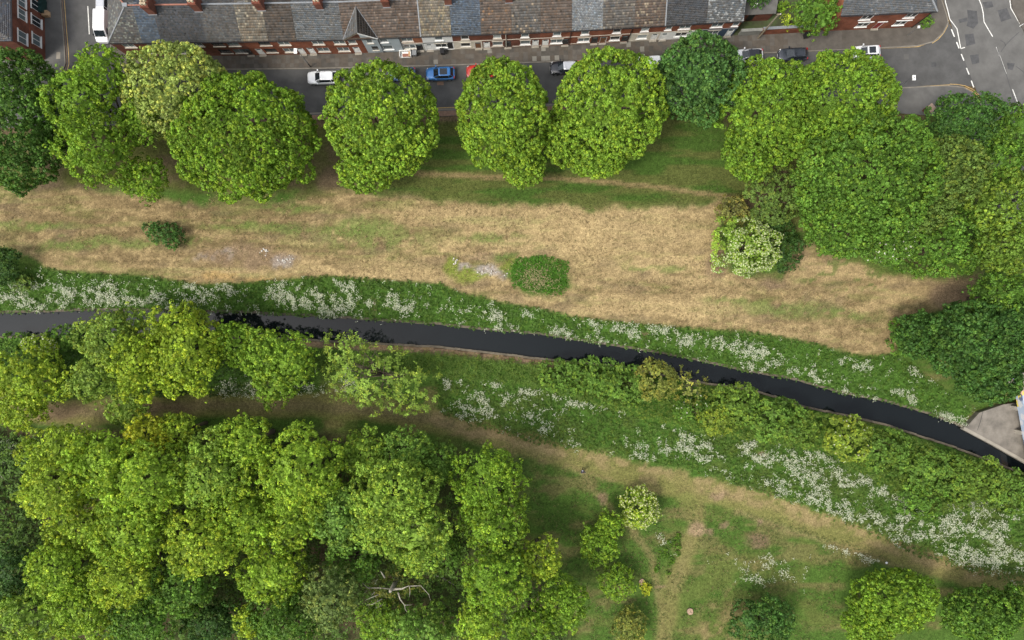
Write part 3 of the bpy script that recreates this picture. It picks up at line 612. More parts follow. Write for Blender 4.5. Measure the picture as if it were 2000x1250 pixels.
def chimney(parent, u, w=.95, dv=1.5, zt=9.35, pots=4, v0=2.95, flash=True):
    b = MB(); b.box(u-w/2,v0,6.2,u+w/2,v0+dv,zt); b.box(u-w/2-.06,v0-.06,zt-.32,u+w/2+.06,v0+dv+.06,zt-.14)
    c = b.build('chimney', M['brick_dark'], parent)
    for i in range(pots):
        pb = MB(); pb.lathe([(.15,zt),(.14,zt+.3),(.17,zt+.34),(.17,zt+.42),(.11,zt+.42),(.1,zt+.3)], 10, (u+(.2 if i % 2 else -.2), v0+.3+.45*(i//2), 0))
        pb.build('chimney_pot', M['pot'], c)
    if flash: MB().box(u-w/2-.06,v0-.09,6.95,u+w/2+.06,v0-.004,7.08).build('flashing', M['lead'], c)
    return c
house_objs = []
for hi, (pa, pb, typ, base, ts, um, lm, label) in enumerate(HOUSES):
    xa, xb = wX(pa, EAVE), wX(pb, EAVE); ya, yb = inter(FB, xa), inter(FB, xb)
    yaw = math.atan2(yb-ya, xb-xa); W = math.hypot(xb-xa, yb-ya); h = empty('terrace_house', (xa, ya, .1), yaw)
    tag(h, label, 'house', 'houses of the brick terrace'); house_objs.append(h)
    u0, u1 = .006, W-.006; ops_u, ops_l = [], []; todo = []
    for kd, X_, st in items:
        if not (xa <= X_ < xb): continue
        u = (X_-xa)/math.cos(yaw); z0, z1 = ZL[kd]
        w = {'u': 1.55 if '2' in st else 1.05, 'l': 1.6 if '2' in st else 1.35, 'd': .9, 'p': .9}[kd]
        if 'n' in st[-1:]: w = .85
        a = max(u-w/2, u0+.12); c = min(a+w, u1-.12); a = c-w
        (ops_u if kd == 'u' else ops_l).append((a, c, z0, z1)); todo.append((kd, a, c, z0, z1, st))
    body = MB(); wall_panel(body, u0, u1, 2.62, EAVE, ops_u); ub = body
    # side walls, back wall and gable ends
    D = 2*VR
    body.quad((u0,D,0),(u0,0,0),(u0,0,EAVE),(u0,VR,RIDGE-.12) if typ != 'hip' else (u0,VR,EAVE),(u0,D,EAVE)); body.quad((u1,0,0),(u1,D,0),(u1,D,EAVE),(u1,VR,RIDGE-.12),(u1,0,EAVE)); body.quad((u1,D,0),(u0,D,0),(u0,D,EAVE),(u1,D,EAVE))
    body.build('wall', M[um], h)
    lb = MB()
    if typ == 'gable':
        um_ = W*.5
        wall_panel(lb, u0, um_, 0, 2.62, [o for o in ops_l if o[1] < um_]); lb.build('wall', M['brick'], h)
        l2 = MB(); wall_panel(l2, um_, u1, -.0, 2.62, [o for o in ops_l if o[0] >= um_ - .01], v=-.004); l2.build('wall', M['bluegrey'], h)
        l3 = MB(); wall_panel(l3, um_, u1, 2.62, EAVE, [o for o in ops_u if o[0] >= um_-.01], v=-.03, rev=.03); l3.quad((um_,-.03,EAVE),(u1,-.03,EAVE),(um_,-.03,7.0)); l3.build('render', M['bluegrey'], h)
        MB().quad((u0,-.004,EAVE),(um_,-.004,EAVE),(um_,-.004,7.0)).build('gable_wall', M['brick_dark'], h)
        # cross gable roof: two slopes running back into the main roof
        yb_ = VR-.5; gz = 7.12; g = MB()
        g.quad((u0-.12,-.22,EAVE+.08),(um_,-.22,gz),(um_,yb_,gz)); g.quad((u1+.12,-.22,EAVE+.08),(um_,yb_,gz),(um_,-.22,gz))
        gr = g.build('gable_roof', M['felt'], h)
        Vv, Fq, T = tiles((u1+.13,-.23,EAVE+.09), (0,yb_+.22,0), (-(u1+.12-um_),0,gz-EAVE-.08), 11, 8, .03, TILE_D, .12, 900, None, clipf=lambda a, b: a < b+.08)
        o = link('roof_tiles', np_mesh('roof_tiles', Vv, Fq, T), M['tile'], gr); o['kind'] = 'stuff'
        Vv, Fq, T = tiles((u0-.13,yb_,EAVE+.09), (0,-(yb_+.22),0), (um_-u0+.12,0,gz-EAVE-.08), 11, 8, .03, SL_M, .12, 901, None, clipf=lambda a, b: 1-a < b+.08)
        o = link('roof_tiles', np_mesh('roof_tiles', Vv, Fq, T), M['tile'], gr); o['kind'] = 'stuff'
        MB().tube([(um_,-.24,gz+.04),(um_,yb_,gz+.04)],[.09,.09],6).build('ridge', M['felt'], gr)
        MB().tube([(u0-.1,-.2,EAVE+.1),(um_,yb_,gz+.03)],[.06,.06],5).build('valley', M['lead'], gr); MB().tube([(u1+.1,-.2,EAVE+.1),(um_,yb_,gz+.03)],[.06,.06],5).build('valley', M['lead'], gr)
        bb = MB(); bb.quad((um_,-.26,gz-.02),(um_,-.26,gz-.3),(u1+.1,-.26,EAVE-.18),(u1+.1,-.26,EAVE+.1)); bb.quad((um_,-.2,gz-.02),(um_,-.26,gz-.02),(u1+.1,-.26,EAVE+.1),(u1+.1,-.2,EAVE+.1)); bb.build('bargeboard', M['white'], gr)
        b2 = MB(); b2.quad((um_,-.262,gz-.02),(u0-.1,-.262,EAVE+.1),(u0-.1,-.262,EAVE-.12),(um_,-.262,gz-.24)); b2.build('bargeboard', M['wood'], gr)
    else:
        wall_panel(lb, u0, u1, 0, 2.62, ops_l); lb.build('wall', M[lm], h)
    vv = 0.0
    for kd, a, c, z0, z1, st in todo:
        v = -.03 if typ == 'gable' and a >= W*.5-.05 and kd == 'u' else 0.0
        if kd in 'ul':
            gl = 'glass_dark' if 'dark' in st else 'glass_pale' if 'pale' in st else 'glass'
            trim = hi >= 10
            window(h, a, c, z0, z1, 'dark' if 'dark' in st and hi < 9 else 'grey' if 'grey' in st else 'white', 1 if '2' in st else 0, gl, v, 'white' if lm in ('white','bluegrey') or 13 <= hi else 'stone', ('stone' if hi != 11 else 'cream') if trim else None)
        elif kd == 'd': door(h, a, c, z0, z1, st, v)
        else: MB().box(a,v+.06,z0,c,v+.095,z1).build('passage_shade_panel', M['black'], h)  # flat black panel stands in for the shade inside the open passage
    if 11 <= hi <= 17:
        for zc, hh, nm in ((4.78,.13,'eaves_course'),(2.66,.12,'string_course')):
            b = MB(); segs = [u0]; 
            b.box(u0,-.05,zc,u1,-.002,zc+hh); b.build(nm, M['stone'], h)
        cuts = sorted((a, c) for kd, a, c, *_ in todo if kd in 'dp'); s0 = u0
        for a, c in cuts + [(u1, u1)]:
            if a-.06 > s0: MB().box(s0,-.045,.32,a-.06,-.002,.45).build('plinth_course', M['stone'], h)
            s0 = c+.06
    elif lm in ('white','greyrender','navy','cream') and hi != 10:
        MB().box(u0,-.06,2.58,u1,-.002,2.72).build('string_course', M['lead' if lm == 'navy' else 'stone'], h)
    elif hi == 10:
        for zc in (2.5, 4.7): MB().box(u0,-.05,zc,u1,-.002,zc+.1).build('string_course', M['black'], h)
    lich = {4: LICH, 10: (.2, (.24,.2,.13)), 12: LICHR, 13: (.05, (.3,.24,.17)), 15: (.4,(.17,.18,.19)), 0: (.15,(.2,.21,.18)), 8: (.08,(.19,.15,.12)), 9: (.08,(.19,.15,.12)), 17: (.12,(.21,.17,.12)), 16: (.1,(.17,.15,.12)), 19: (.15,(.3,.31,.31))}.get(hi)
    roof_part(h, u0-.0, u1+.0, base, ts, 50+hi*7, typ == 'hip', lich, 'terracotta' if hi in (0, 1, 2) else 'lead')
    if hi in (9, 17): 
        s = MB(); s.quad((W-.09,-.2,EAVE+.09),(W+.07,-.2,EAVE+.09),(W+.07,VR,RIDGE+.11),(W-.09,VR,RIDGE+.11)); s.quad((W-.09,-.2,EAVE),(W-.09,-.2,EAVE+.09),(W-.09,VR,RIDGE+.11),(W-.09,VR,RIDGE)); s.quad((W+.07,-.2,EAVE+.09),(W+.07,-.2,EAVE),(W+.07,VR,RIDGE),(W+.07,VR,RIDGE+.11)); s.quad((W-.09,-.2,EAVE),(W+.07,-.2,EAVE),(W+.07,-.2,EAVE+.09),(W-.09,-.2,EAVE+.09)); s.build('party_wall_coping', M['lead'], h)
    for cp, pots in {1: [(308,6)], 2: [(408,4)], 4: [(520,4)], 6: [(626,2)], 8: [(757,4)], 10: [(878,4)], 12: [(996,2)]}.get(hi, []):
        u = (wX(cp, 7.2)-xa)/math.cos(yaw); 
        u = min(max(u, .1), W-.1); chimney(h, u, 1.0 if hi < 6 else .9, 1.6 if hi == 1 else 1.3, 9.2 if hi < 6 else 8.8, pots, 2.65 if hi == 1 else 2.95)
    if hi in (7,8,12,14,16): # rainwater pipe
        u = {7: W-.05, 8: W-.06, 12: W-.2*W, 14: W-.06, 16: W-.1}[hi]
        MB().tube([(u,-.09,0),(u,-.09,EAVE-.05)],[.05,.05],6).build('downpipe', M['stone'] if hi == 12 else M['black'], h)
# tv aerials stand on the roofs of two houses
for h, u in ((house_objs[4], 1.6), (house_objs[1], 1.0)):
    b = MB(); b.tube([(u,3.2,7.1),(u,3.2,9.1)],[.025,.025],5); b.tube([(u-.5,3.1,9.05),(u+.5,3.3,9.05)],[.015,.015],4)
    for i in range(6): b.tube([(u-.45+i*.18,2.95,9.06),(u-.45+i*.18,3.4,9.06)],[.01,.01],4)
    b.build('aerial', M['grey_metal'], h)
# lean-to with felt roof at the end of the terrace
def house_frame(pts_px, z=.1):
    (ax, ay), (bx, by) = [P(*p) for p in pts_px]; return ax, ay, math.atan2(by-ay, bx-ax), math.hypot(bx-ax, by-ay)
ax, ay, yaw, W = house_frame([(1429,44),(1490,41)]); e = empty('outbuilding', (ax, ay, .1), yaw); tag(e, 'low outbuilding with grey felt roof behind the wooden pole', 'outbuilding')
W = 5.0
b = MB(); wall_panel(b, 0, W, 0, 2.6, [(1.7,2.7,.05,2.0)]); b.quad((0,3.2,0),(0,0,0),(0,0,2.6),(0,3.2,3.2)); b.quad((W,0,0),(W,3.2,0),(W,3.2,3.2),(W,0,2.6)); b.quad((W,3.2,0),(0,3.2,0),(0,3.2,3.2),(W,3.2,3.2)); b.build('wall', M['brick_dark'], e)
MB().box(1.72,.05,.05,2.68,.09,1.98).build('door', M['black'], e)
b = MB(); b.quad((-.05,-.2,2.58),(W+.15,-.2,2.58),(W+.35,1.4,2.95),(-.05,1.4,2.95)); b.quad((-.05,-.2,2.5),(W+.15,-.2,2.5),(W+.15,-.2,2.58),(-.05,-.2,2.58)); b.quad((-.05,1.405,2.95),(W+.35,1.405,2.95),(W-.2,3.4,3.1),(-.05,3.4,3.1)); b.build('roof', M['felt'], e)
# garden ground behind the wall
gd = sheet('garden_ground', ccw(W_([(1432,70),(1432,-50),(1606,-50),(1606,60)])), .13, mat('garden_soil', (.07,.065,.04), .95, .4, .8, .4, c2=(.06,.085,.03), detail=8))
# garden wall: rendered stretch and brick stretch with coping
ax, ay, yaw, W = house_frame([(1441,71),(1600,62.5)]); e = empty('garden_wall', (ax, ay, .1), yaw); tag(e, 'brick garden wall with grey coping between terrace and gable-ended house', 'garden wall')
MB().box(0,0,0,2.9,.3,1.45).build('rendered_wall', M['wall_grey'], e); MB().box(2.905,.02,0,W,.26,1.75).build('brick_wall', M['brick'], e)
MB().box(-.02,-.05,1.452,2.9,.35,1.52).build('coping', M['wall_grey'], e); MB().box(2.91,-.05,1.752,W,.33,1.83).build('coping', M['lead'], e)
# house on the corner of the main road
ax, ay, yaw, W = house_frame([(1607,61.5),(1781,53.5)]); e = empty('corner_house', (ax, ay, .1), yaw); tag(e, 'red brick house with slate roof and red door by the road junction', 'house')
EH, RH, HV = 5.2, 8.0, 4.1
b = MB(); kx = lambda p, z: (wX(p, z)-ax)/math.cos(yaw)
op = []
for c, zz, w in ((1692.5,(3.2,4.5),1.5),(1779,(3.2,4.5),1.45),(1684.5,(.9,2.2),1.6),(1758,(.9,2.2),1.6)):
    u = min(kx(c, sum(zz)/2), W-w/2-.3); op.append((u-w/2, u+w/2, *zz))
ud = kx(1714, 1.1); op.append((ud-.45, ud+.45, .12, 2.15))
wall_panel(b, 0, W, 0, EH, op); b.quad((W,0,0),(W,2*HV,0),(W,2*HV,EH),(W,HV,EH+.1),(W,0,EH)); b.quad((W,2*HV,0),(0,2*HV,0),(0,2*HV,EH),(W,2*HV,EH)); b.build('wall', M['brick'], e)
b = MB(); b.quad((0,2*HV,0),(0,0,0),(0,0,EH),(0,HV,RH-.1),(0,2*HV,EH)); b.build('gable_wall', M['brick_orange'], e)
gw = MB(); gw.box(-.09,2.2,3.0,-.02,3.1,4.3); gw = gw.build('window', M['white'], e); MB().box(-.1,2.3,3.1,-.092,3.0,3.65).build('pane', M['glass_dark'], gw); MB().box(-.1,2.3,3.72,-.092,3.0,4.2).build('pane', M['glass_dark'], gw)
for o in op[:4]:
    window(e, *o, 'white', 1, 'glass_dark', 0, 'white', 'white')
    MB().box(o[0]-.3,-.09,o[3]+.2,o[1]+.3,-.002,o[3]+.32).build('label_course', M['white'], e)
door(e, *op[4], 'red_door', 0, False); MB().box(op[4][0]-.2,-.09,2.2,op[4][1]+.25,-.002,2.36).build('lintel', M['white'], e)
b = MB(); b.quad((0,-.2,EH),(W+.2,-.2,EH),(W-3.6,HV,RH),(0,HV,RH)); b.quad((W+.2,2*HV+.2,EH),(0,2*HV+.2,EH),(0,HV,RH),(W-3.6,HV,RH)); b.quad((W+.2,-.2,EH),(W+.2,2*HV+.2,EH),(W-3.6,HV,RH)); rf = b.build('roof', M['felt'], e)
V, Fq, T = tiles((-.1,-.22,EH+.012), (W+.3,0,0), (0,HV+.2,RH-EH), 46, 24, .008, (.12,.125,.13), .1, 300, (.03,(.2,.2,.2)), clipf=lambda a, b: (1-a)*(W+.3) > b*3.8)
o = link('roof_tiles', np_mesh('roof_tiles', V, Fq, T), M['tile'], rf); o['kind'] = 'stuff'
V, Fq, T = tiles((W+.22,-.2,EH+.012), (0,2*HV+.4,0), (-3.8,0,RH-EH), 30, 22, .008, (.13,.135,.14), .1, 301, None, clipf=lambda a, b: b*.5 < a < 1-b*.5)
o = link('roof_tiles', np_mesh('roof_tiles', V, Fq, T), M['tile'], rf); o['kind'] = 'stuff'
MB().tube([(W+.2,-.2,EH+.06),(W-3.6,HV,RH+.06)],[.12,.12],6).build('hip_ridge', M['lead'], rf); MB().tube([(-.1,HV,RH+.05),(W-3.6,HV,RH+.05)],[.11,.11],6).build('ridge', M['lead'], rf)
MB().tube([(0,-.28,EH-.03),(W+.2,-.28,EH-.03)],[.06,.06],6).build('gutter', M['black'], rf)
MB().tube([(W-.12,-.08,0),(W-.12,-.08,EH)],[.05,.05],6).build('downpipe', M['black'], e)
# building at the left edge, fronting the side street
ax, ay = P(90, 117); e = empty('corner_building', (ax, ay, .12), R(1.2)); tag(e, 'tall dark red brick building with slate roof at the left edge', 'building')
EB = 6.7
def east_wall():
    # local frame: v runs up the picture (north) along the front, front faces +x ; built in panel coords then turned
    b = MB(); ops = []
    for pyc, pxc, zz, w in ((74,50,(3.6,5.2),1.6),(29,47,(3.7,5.1),1.4),(3,45,(3.7,5.1),1.5),(79,75,(.9,2.5),1.5),(43,70,(.7,2.6),1.3),(12,68,(.6,2.6),1.4)):
        zc = sum(zz)/2; yy = (625-pyc)/F*(H-zc)-ay; ops.append((yy-w/2, yy+w/2, *zz))
    wall_panel(b, 0, 15, 0, EB, ops); return b, ops
b, ops = east_wall()
ew = empty('tmp', (0,0,0)); bpy.data.objects.remove(ew)
rot = lambda bb: [(-y_, x_, z_) for x_, y_, z_ in bb.v]
b.v = rot(b)
b.quad((-9,15,0),(0,15,0),(0,15,EB),(-9,15,EB)); b.quad((-12,0,0),(0,0,0),(0,0,EB),(-12,0,EB)); b.build('wall', M['brick_dark'], e)
for i, o in enumerate(ops):
    holder = [c for c in bpy.data.objects if False]
    w = window(e, *o, 'white', 1, 'glass' if i in (0,1,2,3) else 'glass_dark', 0, 'white', 'white')
    for ob in [w] + list(w.children):
        me = ob.data
        for vtx in me.vertices: x_, y_, z_ = vtx.co; vtx.co = (-y_, x_, z_)
b = MB(); b.box(.003,-.1,2.95,.05,15,3.1); b.build('string_course', M['brick'], e)
b = MB(); b.quad((.2,-.2,EB),(.2,15,EB),(-5,15,EB+3),(-5,4.5,EB+3)); b.quad((-12,-.2,EB),(.2,-.2,EB),(-5,4.5,EB+3),(-12,4.5,EB+3)); b.quad((-10.2,15,EB),(-12,4.5,EB+3),(-5,4.5,EB+3),(-5,15,EB+3)); rf = b.build('roof', M['felt'], e)
V, Fq, T = tiles((.22,-.2,EB+.012), (0,15,0), (-5.2,0,3), 52, 27, .01, (.125,.125,.135), .1, 310, (.05,(.2,.2,.2)), clipf=lambda a, b: a*15 > b*4.7)
o = link('roof_tiles', np_mesh('roof_tiles', V, Fq, T), M['tile'], rf); o['kind'] = 'stuff'
V, Fq, T = tiles((-11.9,-.22,EB+.012), (12.1,0,0), (0,4.7,3), 42, 26, .01, (.125,.125,.135), .1, 311, None, clipf=lambda a, b: (1-a)*12.1 > b*5.2)
o = link('roof_tiles', np_mesh('roof_tiles', V, Fq, T), M['tile'], rf); o['kind'] = 'stuff'
MB().tube([(.26,-.2,EB-.03),(.26,15,EB-.03)],[.06,.06],6).build('gutter', M['black'], rf)

# ------------------------------------------------------------------ trees and shrubs
def rosettes(Pn, Nn, rs, k, L, Wd, e0, e1, colors, droop=.15, leafvar=.12):
    """k leaves round every point: diamond quads rising from the point; returns verts, quads, tints"""
    n = len(Pn); 
    if n == 0: return np.zeros((0,3)), np.zeros((0,4),int), np.zeros((0,3))
    h = np.where(np.abs(Nn[:,2:3]) < .9, np.array([[0,0,1.]]), np.array([[1.,0,0]]))
    t1 = np.cross(Nn, h); t1 /= np.linalg.norm(t1,axis=1,keepdims=True)+1e-9; t2 = np.cross(Nn, t1)
    a = (np.arange(k)[None]*2*np.pi/k + rs.random((n,1))*6.28 + rs.normal(0,.35,(n,k)))[...,None]
    el = rs.uniform(e0, e1, (n,k))[...,None]
    d0 = np.cos(a)*t1[:,None]+np.sin(a)*t2[:,None]; d = np.cos(el)*d0+np.sin(el)*Nn[:,None]
    side = np.cross(d, Nn[:,None]); side /= np.linalg.norm(side,axis=2,keepdims=True)+1e-9
    l = (L*rs.uniform(.7,1.25,(n,k)))[...,None]; w = l*Wd/2
    tw = rs.normal(0,.35,(n,k))[...,None]; sd_ = side*np.cos(tw)+Nn[:,None]*np.sin(tw)
    c = Pn[:,None]+rs.normal(0,.12*L,(n,k,3))
    v0 = c+d*.06*l; v1 = c+d*.55*l+sd_*w; v2 = c+d*l-Nn[:,None]*droop*l; v3 = c+d*.55*l-sd_*w
    V = np.stack([v0,v1,v2,v3],2).reshape(-1,3)
    Q = np.arange(len(V)).reshape(-1,4)
    T = (colors[:,None]*(1+rs.normal(0,leafvar,(n,k,1))))[:,:,None].repeat(4,2).reshape(-1,3)
    return V, Q, np.clip(T,.004,.8)
def domes(Pn, Nn, rs, k, rc, L, Wd, colors, leafvar=.13):
    """small leafy domes: k leaves lying on the outer half of a little ball round every point"""
    n = len(Pn)
    if n == 0: return np.zeros((0,3)), np.zeros((0,4),int), np.zeros((0,3))
    h = np.where(np.abs(Nn[:,2:3]) < .9, np.array([[0,0,1.]]), np.array([[1.,0,0]]))
    t1 = np.cross(Nn, h); t1 /= np.linalg.norm(t1,axis=1,keepdims=True)+1e-9; t2 = np.cross(Nn, t1)
    i = np.arange(k)+.5; cz = (1-1.05*i/k)[None]+rs.normal(0,.08,(n,k)); cz = np.clip(cz,-.2,.99); ph = i[None]*2.399963+rs.random((n,1))*6.28+rs.normal(0,.3,(n,k)); q = np.sqrt(1-cz*cz)
    d = (q*np.cos(ph))[...,None]*t1[:,None]+(q*np.sin(ph))[...,None]*t2[:,None]+cz[...,None]*Nn[:,None]
    r_ = (rc*rs.uniform(.7,1.3,(n,1))*rs.uniform(.85,1.15,(n,k)))[...,None]; c = Pn[:,None]+d*r_
    nrm = d+rs.normal(0,.28,d.shape); nrm /= np.linalg.norm(nrm,axis=2,keepdims=True)
    out = Nn[:,None]*(-.25)+rs.normal(0,.6,d.shape)+d*.2; a = out-(out*nrm).sum(2,keepdims=True)*nrm; a /= np.linalg.norm(a,axis=2,keepdims=True)+1e-9; b = np.cross(nrm, a)
    l = (L*rs.uniform(.75,1.25,(n,k)))[...,None]*.5; w = l*Wd
    V = np.stack([c-a*l, c+b*w+nrm*.03, c+a*l-nrm*l*.2, c-b*w+nrm*.03],2).reshape(-1,3); Q = np.arange(len(V)).reshape(-1,4)
    T = (colors[:,None]*(1+rs.normal(0,leafvar,(n,k,1))))[:,:,None].repeat(4,2).reshape(-1,3)
    return V, Q, np.clip(T,.004,.8)
def cat3(parts):
    V=[];Q=[];T=[];o=0
    for v,q,t in parts:
        if len(v)==0: continue
        V.append(v);Q.append(q+o);T.append(t);o+=len(v)
    return np.concatenate(V),np.concatenate(Q),np.concatenate(T)
KINDS = {  # spacing, leaf length, leaf width ratio, leaves, elevation range, sub-lobe size, squash, open (share of clumps dropped), yellow share
 'dense': dict(sp=.425, L=.29, W=.74, k=8, rc=.20, e=(.15,.85), s=.14, smax=1.05, drop=.05, yel=.30),
 'ash':   dict(sp=.415, L=.30, W=.66, k=7, rc=.21, e=(-.1,.7), s=.20, smax=1.15, drop=.13, yel=.30),
 'loose': dict(sp=.50, L=.34, W=.40, k=7, e=(-.3,.8), s=.26, smax=1.5, drop=.34, yel=.3),
 'haw':   dict(sp=.26, L=.21, W=.6, k=6, e=(.1,.9), s=.25, smax=.8, drop=.05, yel=.2),
 'shrub': dict(sp=.33, L=.26, W=.6, k=7, e=(.1,.9), s=.28, smax=.9, drop=.08, yel=.25),
}
PAL = {'lime':(.118,.196,.016),'lime2':(.128,.205,.02),'mid':(.074,.142,.017),'dark':(.042,.094,.017),'darkmid':(.054,.11,.016),'bluegreen':(.05,.108,.026),'yellow':(.195,.262,.022),'gold':(.225,.245,.014),'pale':(.225,.268,.078),'grey':(.118,.16,.05),
       'olive':(.085,.13,.026),'brown':(.125,.12,.035),'wood1':(.172,.256,.024),'wood2':(.2,.27,.027),'wood3':(.165,.245,.036),'wood4':(.118,.2,.036),'limed':(.104,.178,.016),'darkl':(.10,.158,.02),'hedgey':(.14,.188,.024),'hedge':(.09,.158,.024),'hedge2':(.105,.168,.024),'deep':(.034,.074,.013),'bronze':(.15,.16,.035),'feather':(.16,.228,.04)}
def crown(blobs, kind, base, seed, blossom=0.0, blossom_col=(.62,.6,.48), patchy=False):
    K = KINDS[kind]; rs = np.random.default_rng(seed); C_=[]; Rr=[]; D_=[]; parts=[]
    for (c, r) in blobs:
        c = np.array(c); r = np.array(r); s = min(max(K['s']*.5*(r[0]+r[1]), .35), K['smax'])
        area = 4*np.pi*((r[0]*r[1])**1.6/3+(r[0]*r[2])**1.6/3+(r[1]*r[2])**1.6/3)**(1/1.6)
        n = max(8, int(1.05*area*.75/(np.pi*s*s)*(.85 if kind == 'dense' else .66)))
        i = np.arange(n)+.5; zz = 1-1.42*i/n; ph = i*2.399963+rs.random()*6; q = np.sqrt(1-zz*zz)
        d = np.stack([q*np.cos(ph),q*np.sin(ph),zz],1)+rs.normal(0,.07 if kind == 'dense' else .11,(n,3)); d /= np.linalg.norm(d,axis=1,keepdims=True)
        C_.append(c+d*r*(.84+rs.normal(0,.04 if kind == 'dense' else .10,(n,1)))); Rr.append(s*rs.uniform(.68,1.22,n)); D_.append(d)
        # inner foliage so that the crown is not hollow
        m = int(area*.7/(.6 if kind != 'loose' else 1.6)); d = rs.normal(size=(m,3)); d /= np.linalg.norm(d,axis=1,keepdims=True); d = d[d[:,2]>-.55]
        pin = c+d*r*rs.uniform(.5,.7,(len(d),1)); 
        cc = np.array(base)*(1+rs.normal(0,.15,(len(d),1)))
        if kind != 'loose' or True: parts.append(rosettes(pin, d*.5+np.array([0,0,.5]), rs, 5, .6 if kind in ('dense','ash') else .42, .8, -.2,.6, cc))
    Cc = np.concatenate(C_); Rr = np.concatenate(Rr); Dd = np.concatenate(D_)
    ns = np.maximum(4, (2*np.pi*Rr**2*1.25/K['sp']**2)).astype(int); tot = ns.sum(); own = np.repeat(np.arange(len(Rr)), ns)
    v = rs.normal(size=(tot,3)); v /= np.linalg.norm(v,axis=1,keepdims=True); dt = (v*Dd[own]).sum(1); v = np.where((dt<-.15)[:,None], v-2*dt[:,None]*Dd[own], v)
    p = Cc[own]+v*Rr[own][:,None]*np.array([1,1,.85])
    keep = np.ones(tot,bool)
    for j in range(len(Rr)):
        dd = np.linalg.norm((p-Cc[j])/np.array([1,1,.85]),axis=1); keep &= (dd > Rr[j]*.9) | (own==j)
    for (c, r) in blobs: keep &= (((p-np.array(c))/np.array(r))**2).sum(1) > .5
    keep &= rs.random(tot) > K['drop']; keep &= v[:,2] > -.75
    if kind in ('loose','ash'):
        gn = vnoise(p[:,0]/1.1+50, p[:,1]/1.1+50, seed%50)*.6+vnoise(p[:,0]/.9+p[:,2]+20, p[:,2]/.9+70, seed%50+1)*.4; keep &= gn > (.42 if kind=='loose' else .26)
    p = p[keep]; v = v[keep]; own = own[keep]
    if kind in ('ash','loose'): p = p+v*np.where(rs.random((len(p),1)) < .16, rs.uniform(.1,.75,(len(p),1)), 0)
    p = p+v*rs.normal(0,.13,(len(p),1))
    nn = v*.6+np.array([0,0,.45])+rs.normal(0,.18,v.shape); nn /= np.linalg.norm(nn,axis=1,keepdims=True)
    lob = 1+rs.normal(0,.15,(len(Rr),1)); yl = rs.random((len(Rr),1))
    cl = np.array(base)[None]*lob[own]*(1+rs.normal(0,.2,(len(p),1)))
    yy = (rs.random((len(p),1)) < K['yel']*(.4+1.2*yl[own]))
    cl = np.where(yy, cl*np.array([1.38,1.16,.95]), cl)
    k = K['k']
    if blossom > 0:
        if patchy: pr = blossom*1.7*sstep(-.15,.25,p[:,0]*.22-p[:,1]*.2+.8*(vnoise(p[:,0]/.9+9, p[:,1]/.9+4, 77)-.5)+.78)
        else: pr = np.full(len(p), blossom)
        fl = rs.random(len(p)) < pr
        fp = p[fl]+nn[fl]*.1; fc = np.array(blossom_col)[None]*(1+rs.normal(0,.12,(fl.sum(),1)))
        parts.append(rosettes(fp, nn[fl], rs, 4, .12, .9, .0,.5, fc, 0))
    parts.append(domes(p, nn, rs, k, K['rc'], K['L'], K['W'], cl) if 'rc' in K else rosettes(p, nn, rs, k, K['L'], K['W'], *K['e'], cl))
    return cat3(parts)
def trunk_mesh(top, base, blobs, seed, r0, limbs=7):
    rs = random.Random(seed); b = MB(); bx, by = base; fork = np.array((bx*.3, by*.3, top*.32))
    b.tube([(bx,by,-.1),(bx*.8,by*.8,top*.12),tuple(fork)], [r0*1.35,r0,r0*.82], 8)
    for i in range(limbs):
        c, r = blobs[i % len(blobs)]; a = 6.283*i/limbs+rs.uniform(-.4,.4)
        e = np.array((c[0]+math.cos(a)*r[0]*rs.uniform(.45,.8), c[1]+math.sin(a)*r[1]*rs.uniform(.45,.8), c[2]+r[2]*rs.uniform(-.1,.55)))
        m_ = fork*.45+e*.55+np.array((0,0,rs.uniform(.1,.1*top)))
        b.tube([tuple(fork-np.array((0,0,.2))),tuple(m_),tuple(e)], [r0*.5,r0*.3,r0*.08], 6)
        for j in range(2):
            e2 = m_+np.array((rs.uniform(-1,1)*r[0]*.5, rs.uniform(-1,1)*r[1]*.5, rs.uniform(.1,.5)*r[2])); b.tube([tuple(m_),tuple((m_+e2)/2+np.array((0,0,.15))),tuple(e2)],[r0*.24,r0*.15,r0*.05],5)
    return b
tid = [100]
def tree(name, label, cat, group, blobs_px, ztop, kind, colr_, depth=None, blossom=0.0, bcol=(.62,.6,.48), patchy=False, base_shift=(0,0), limbs=7):
    """blobs_px: [(px,py,rx,ry[,top])] outlines in the photograph; each becomes an ellipsoid at its own height"""
    tid[0] += 1; seed = tid[0]; W3 = []
    for q in blobs_px:
        px, py, rx, ry = q[:4]; zt = q[4] if len(q) > 4 else ztop
        Rm = (rx+ry)/2/14*.92; rz = min(depth or Rm*.8, zt*.44); zc = zt-rz; k = (H-zc)/F
        W3.append((((px-1000)*k, (625-py)*k, zc), (rx*k*.90, ry*k*.90, rz*.92)))
    w = [a[1][0]*a[1][1] for a in W3]; cx = sum(a[0][0]*b for a, b in zip(W3,w))/sum(w); cy = sum(a[0][1]*b for a, b in zip(W3,w))/sum(w)
    gz = float(zg(np.array([cx+base_shift[0]]), np.array([cy+base_shift[1]]))[0])
    gz = max(gz, -.55)
    e = empty(name, (cx, cy, gz)); tag(e, label, cat, group)
    bl = [((c[0]-cx, c[1]-cy, c[2]-gz), r) for c, r in W3]
    V, Q, T = crown(bl, kind, np.array(PAL[colr_])*np.array([1.24,1.34,.95])+np.array([.003,.003,.008]), seed, blossom, bcol, patchy)
    link('crown', np_mesh('crown', V, Q, T), M['leaf'], e)
    r0 = max(.05, .024*ztop)
    trunk_mesh(ztop, base_shift, bl, seed, r0, limbs).build('trunk', M['bark'], e, smooth=True)
    return e
G1 = 'trees along the street edge of the park'
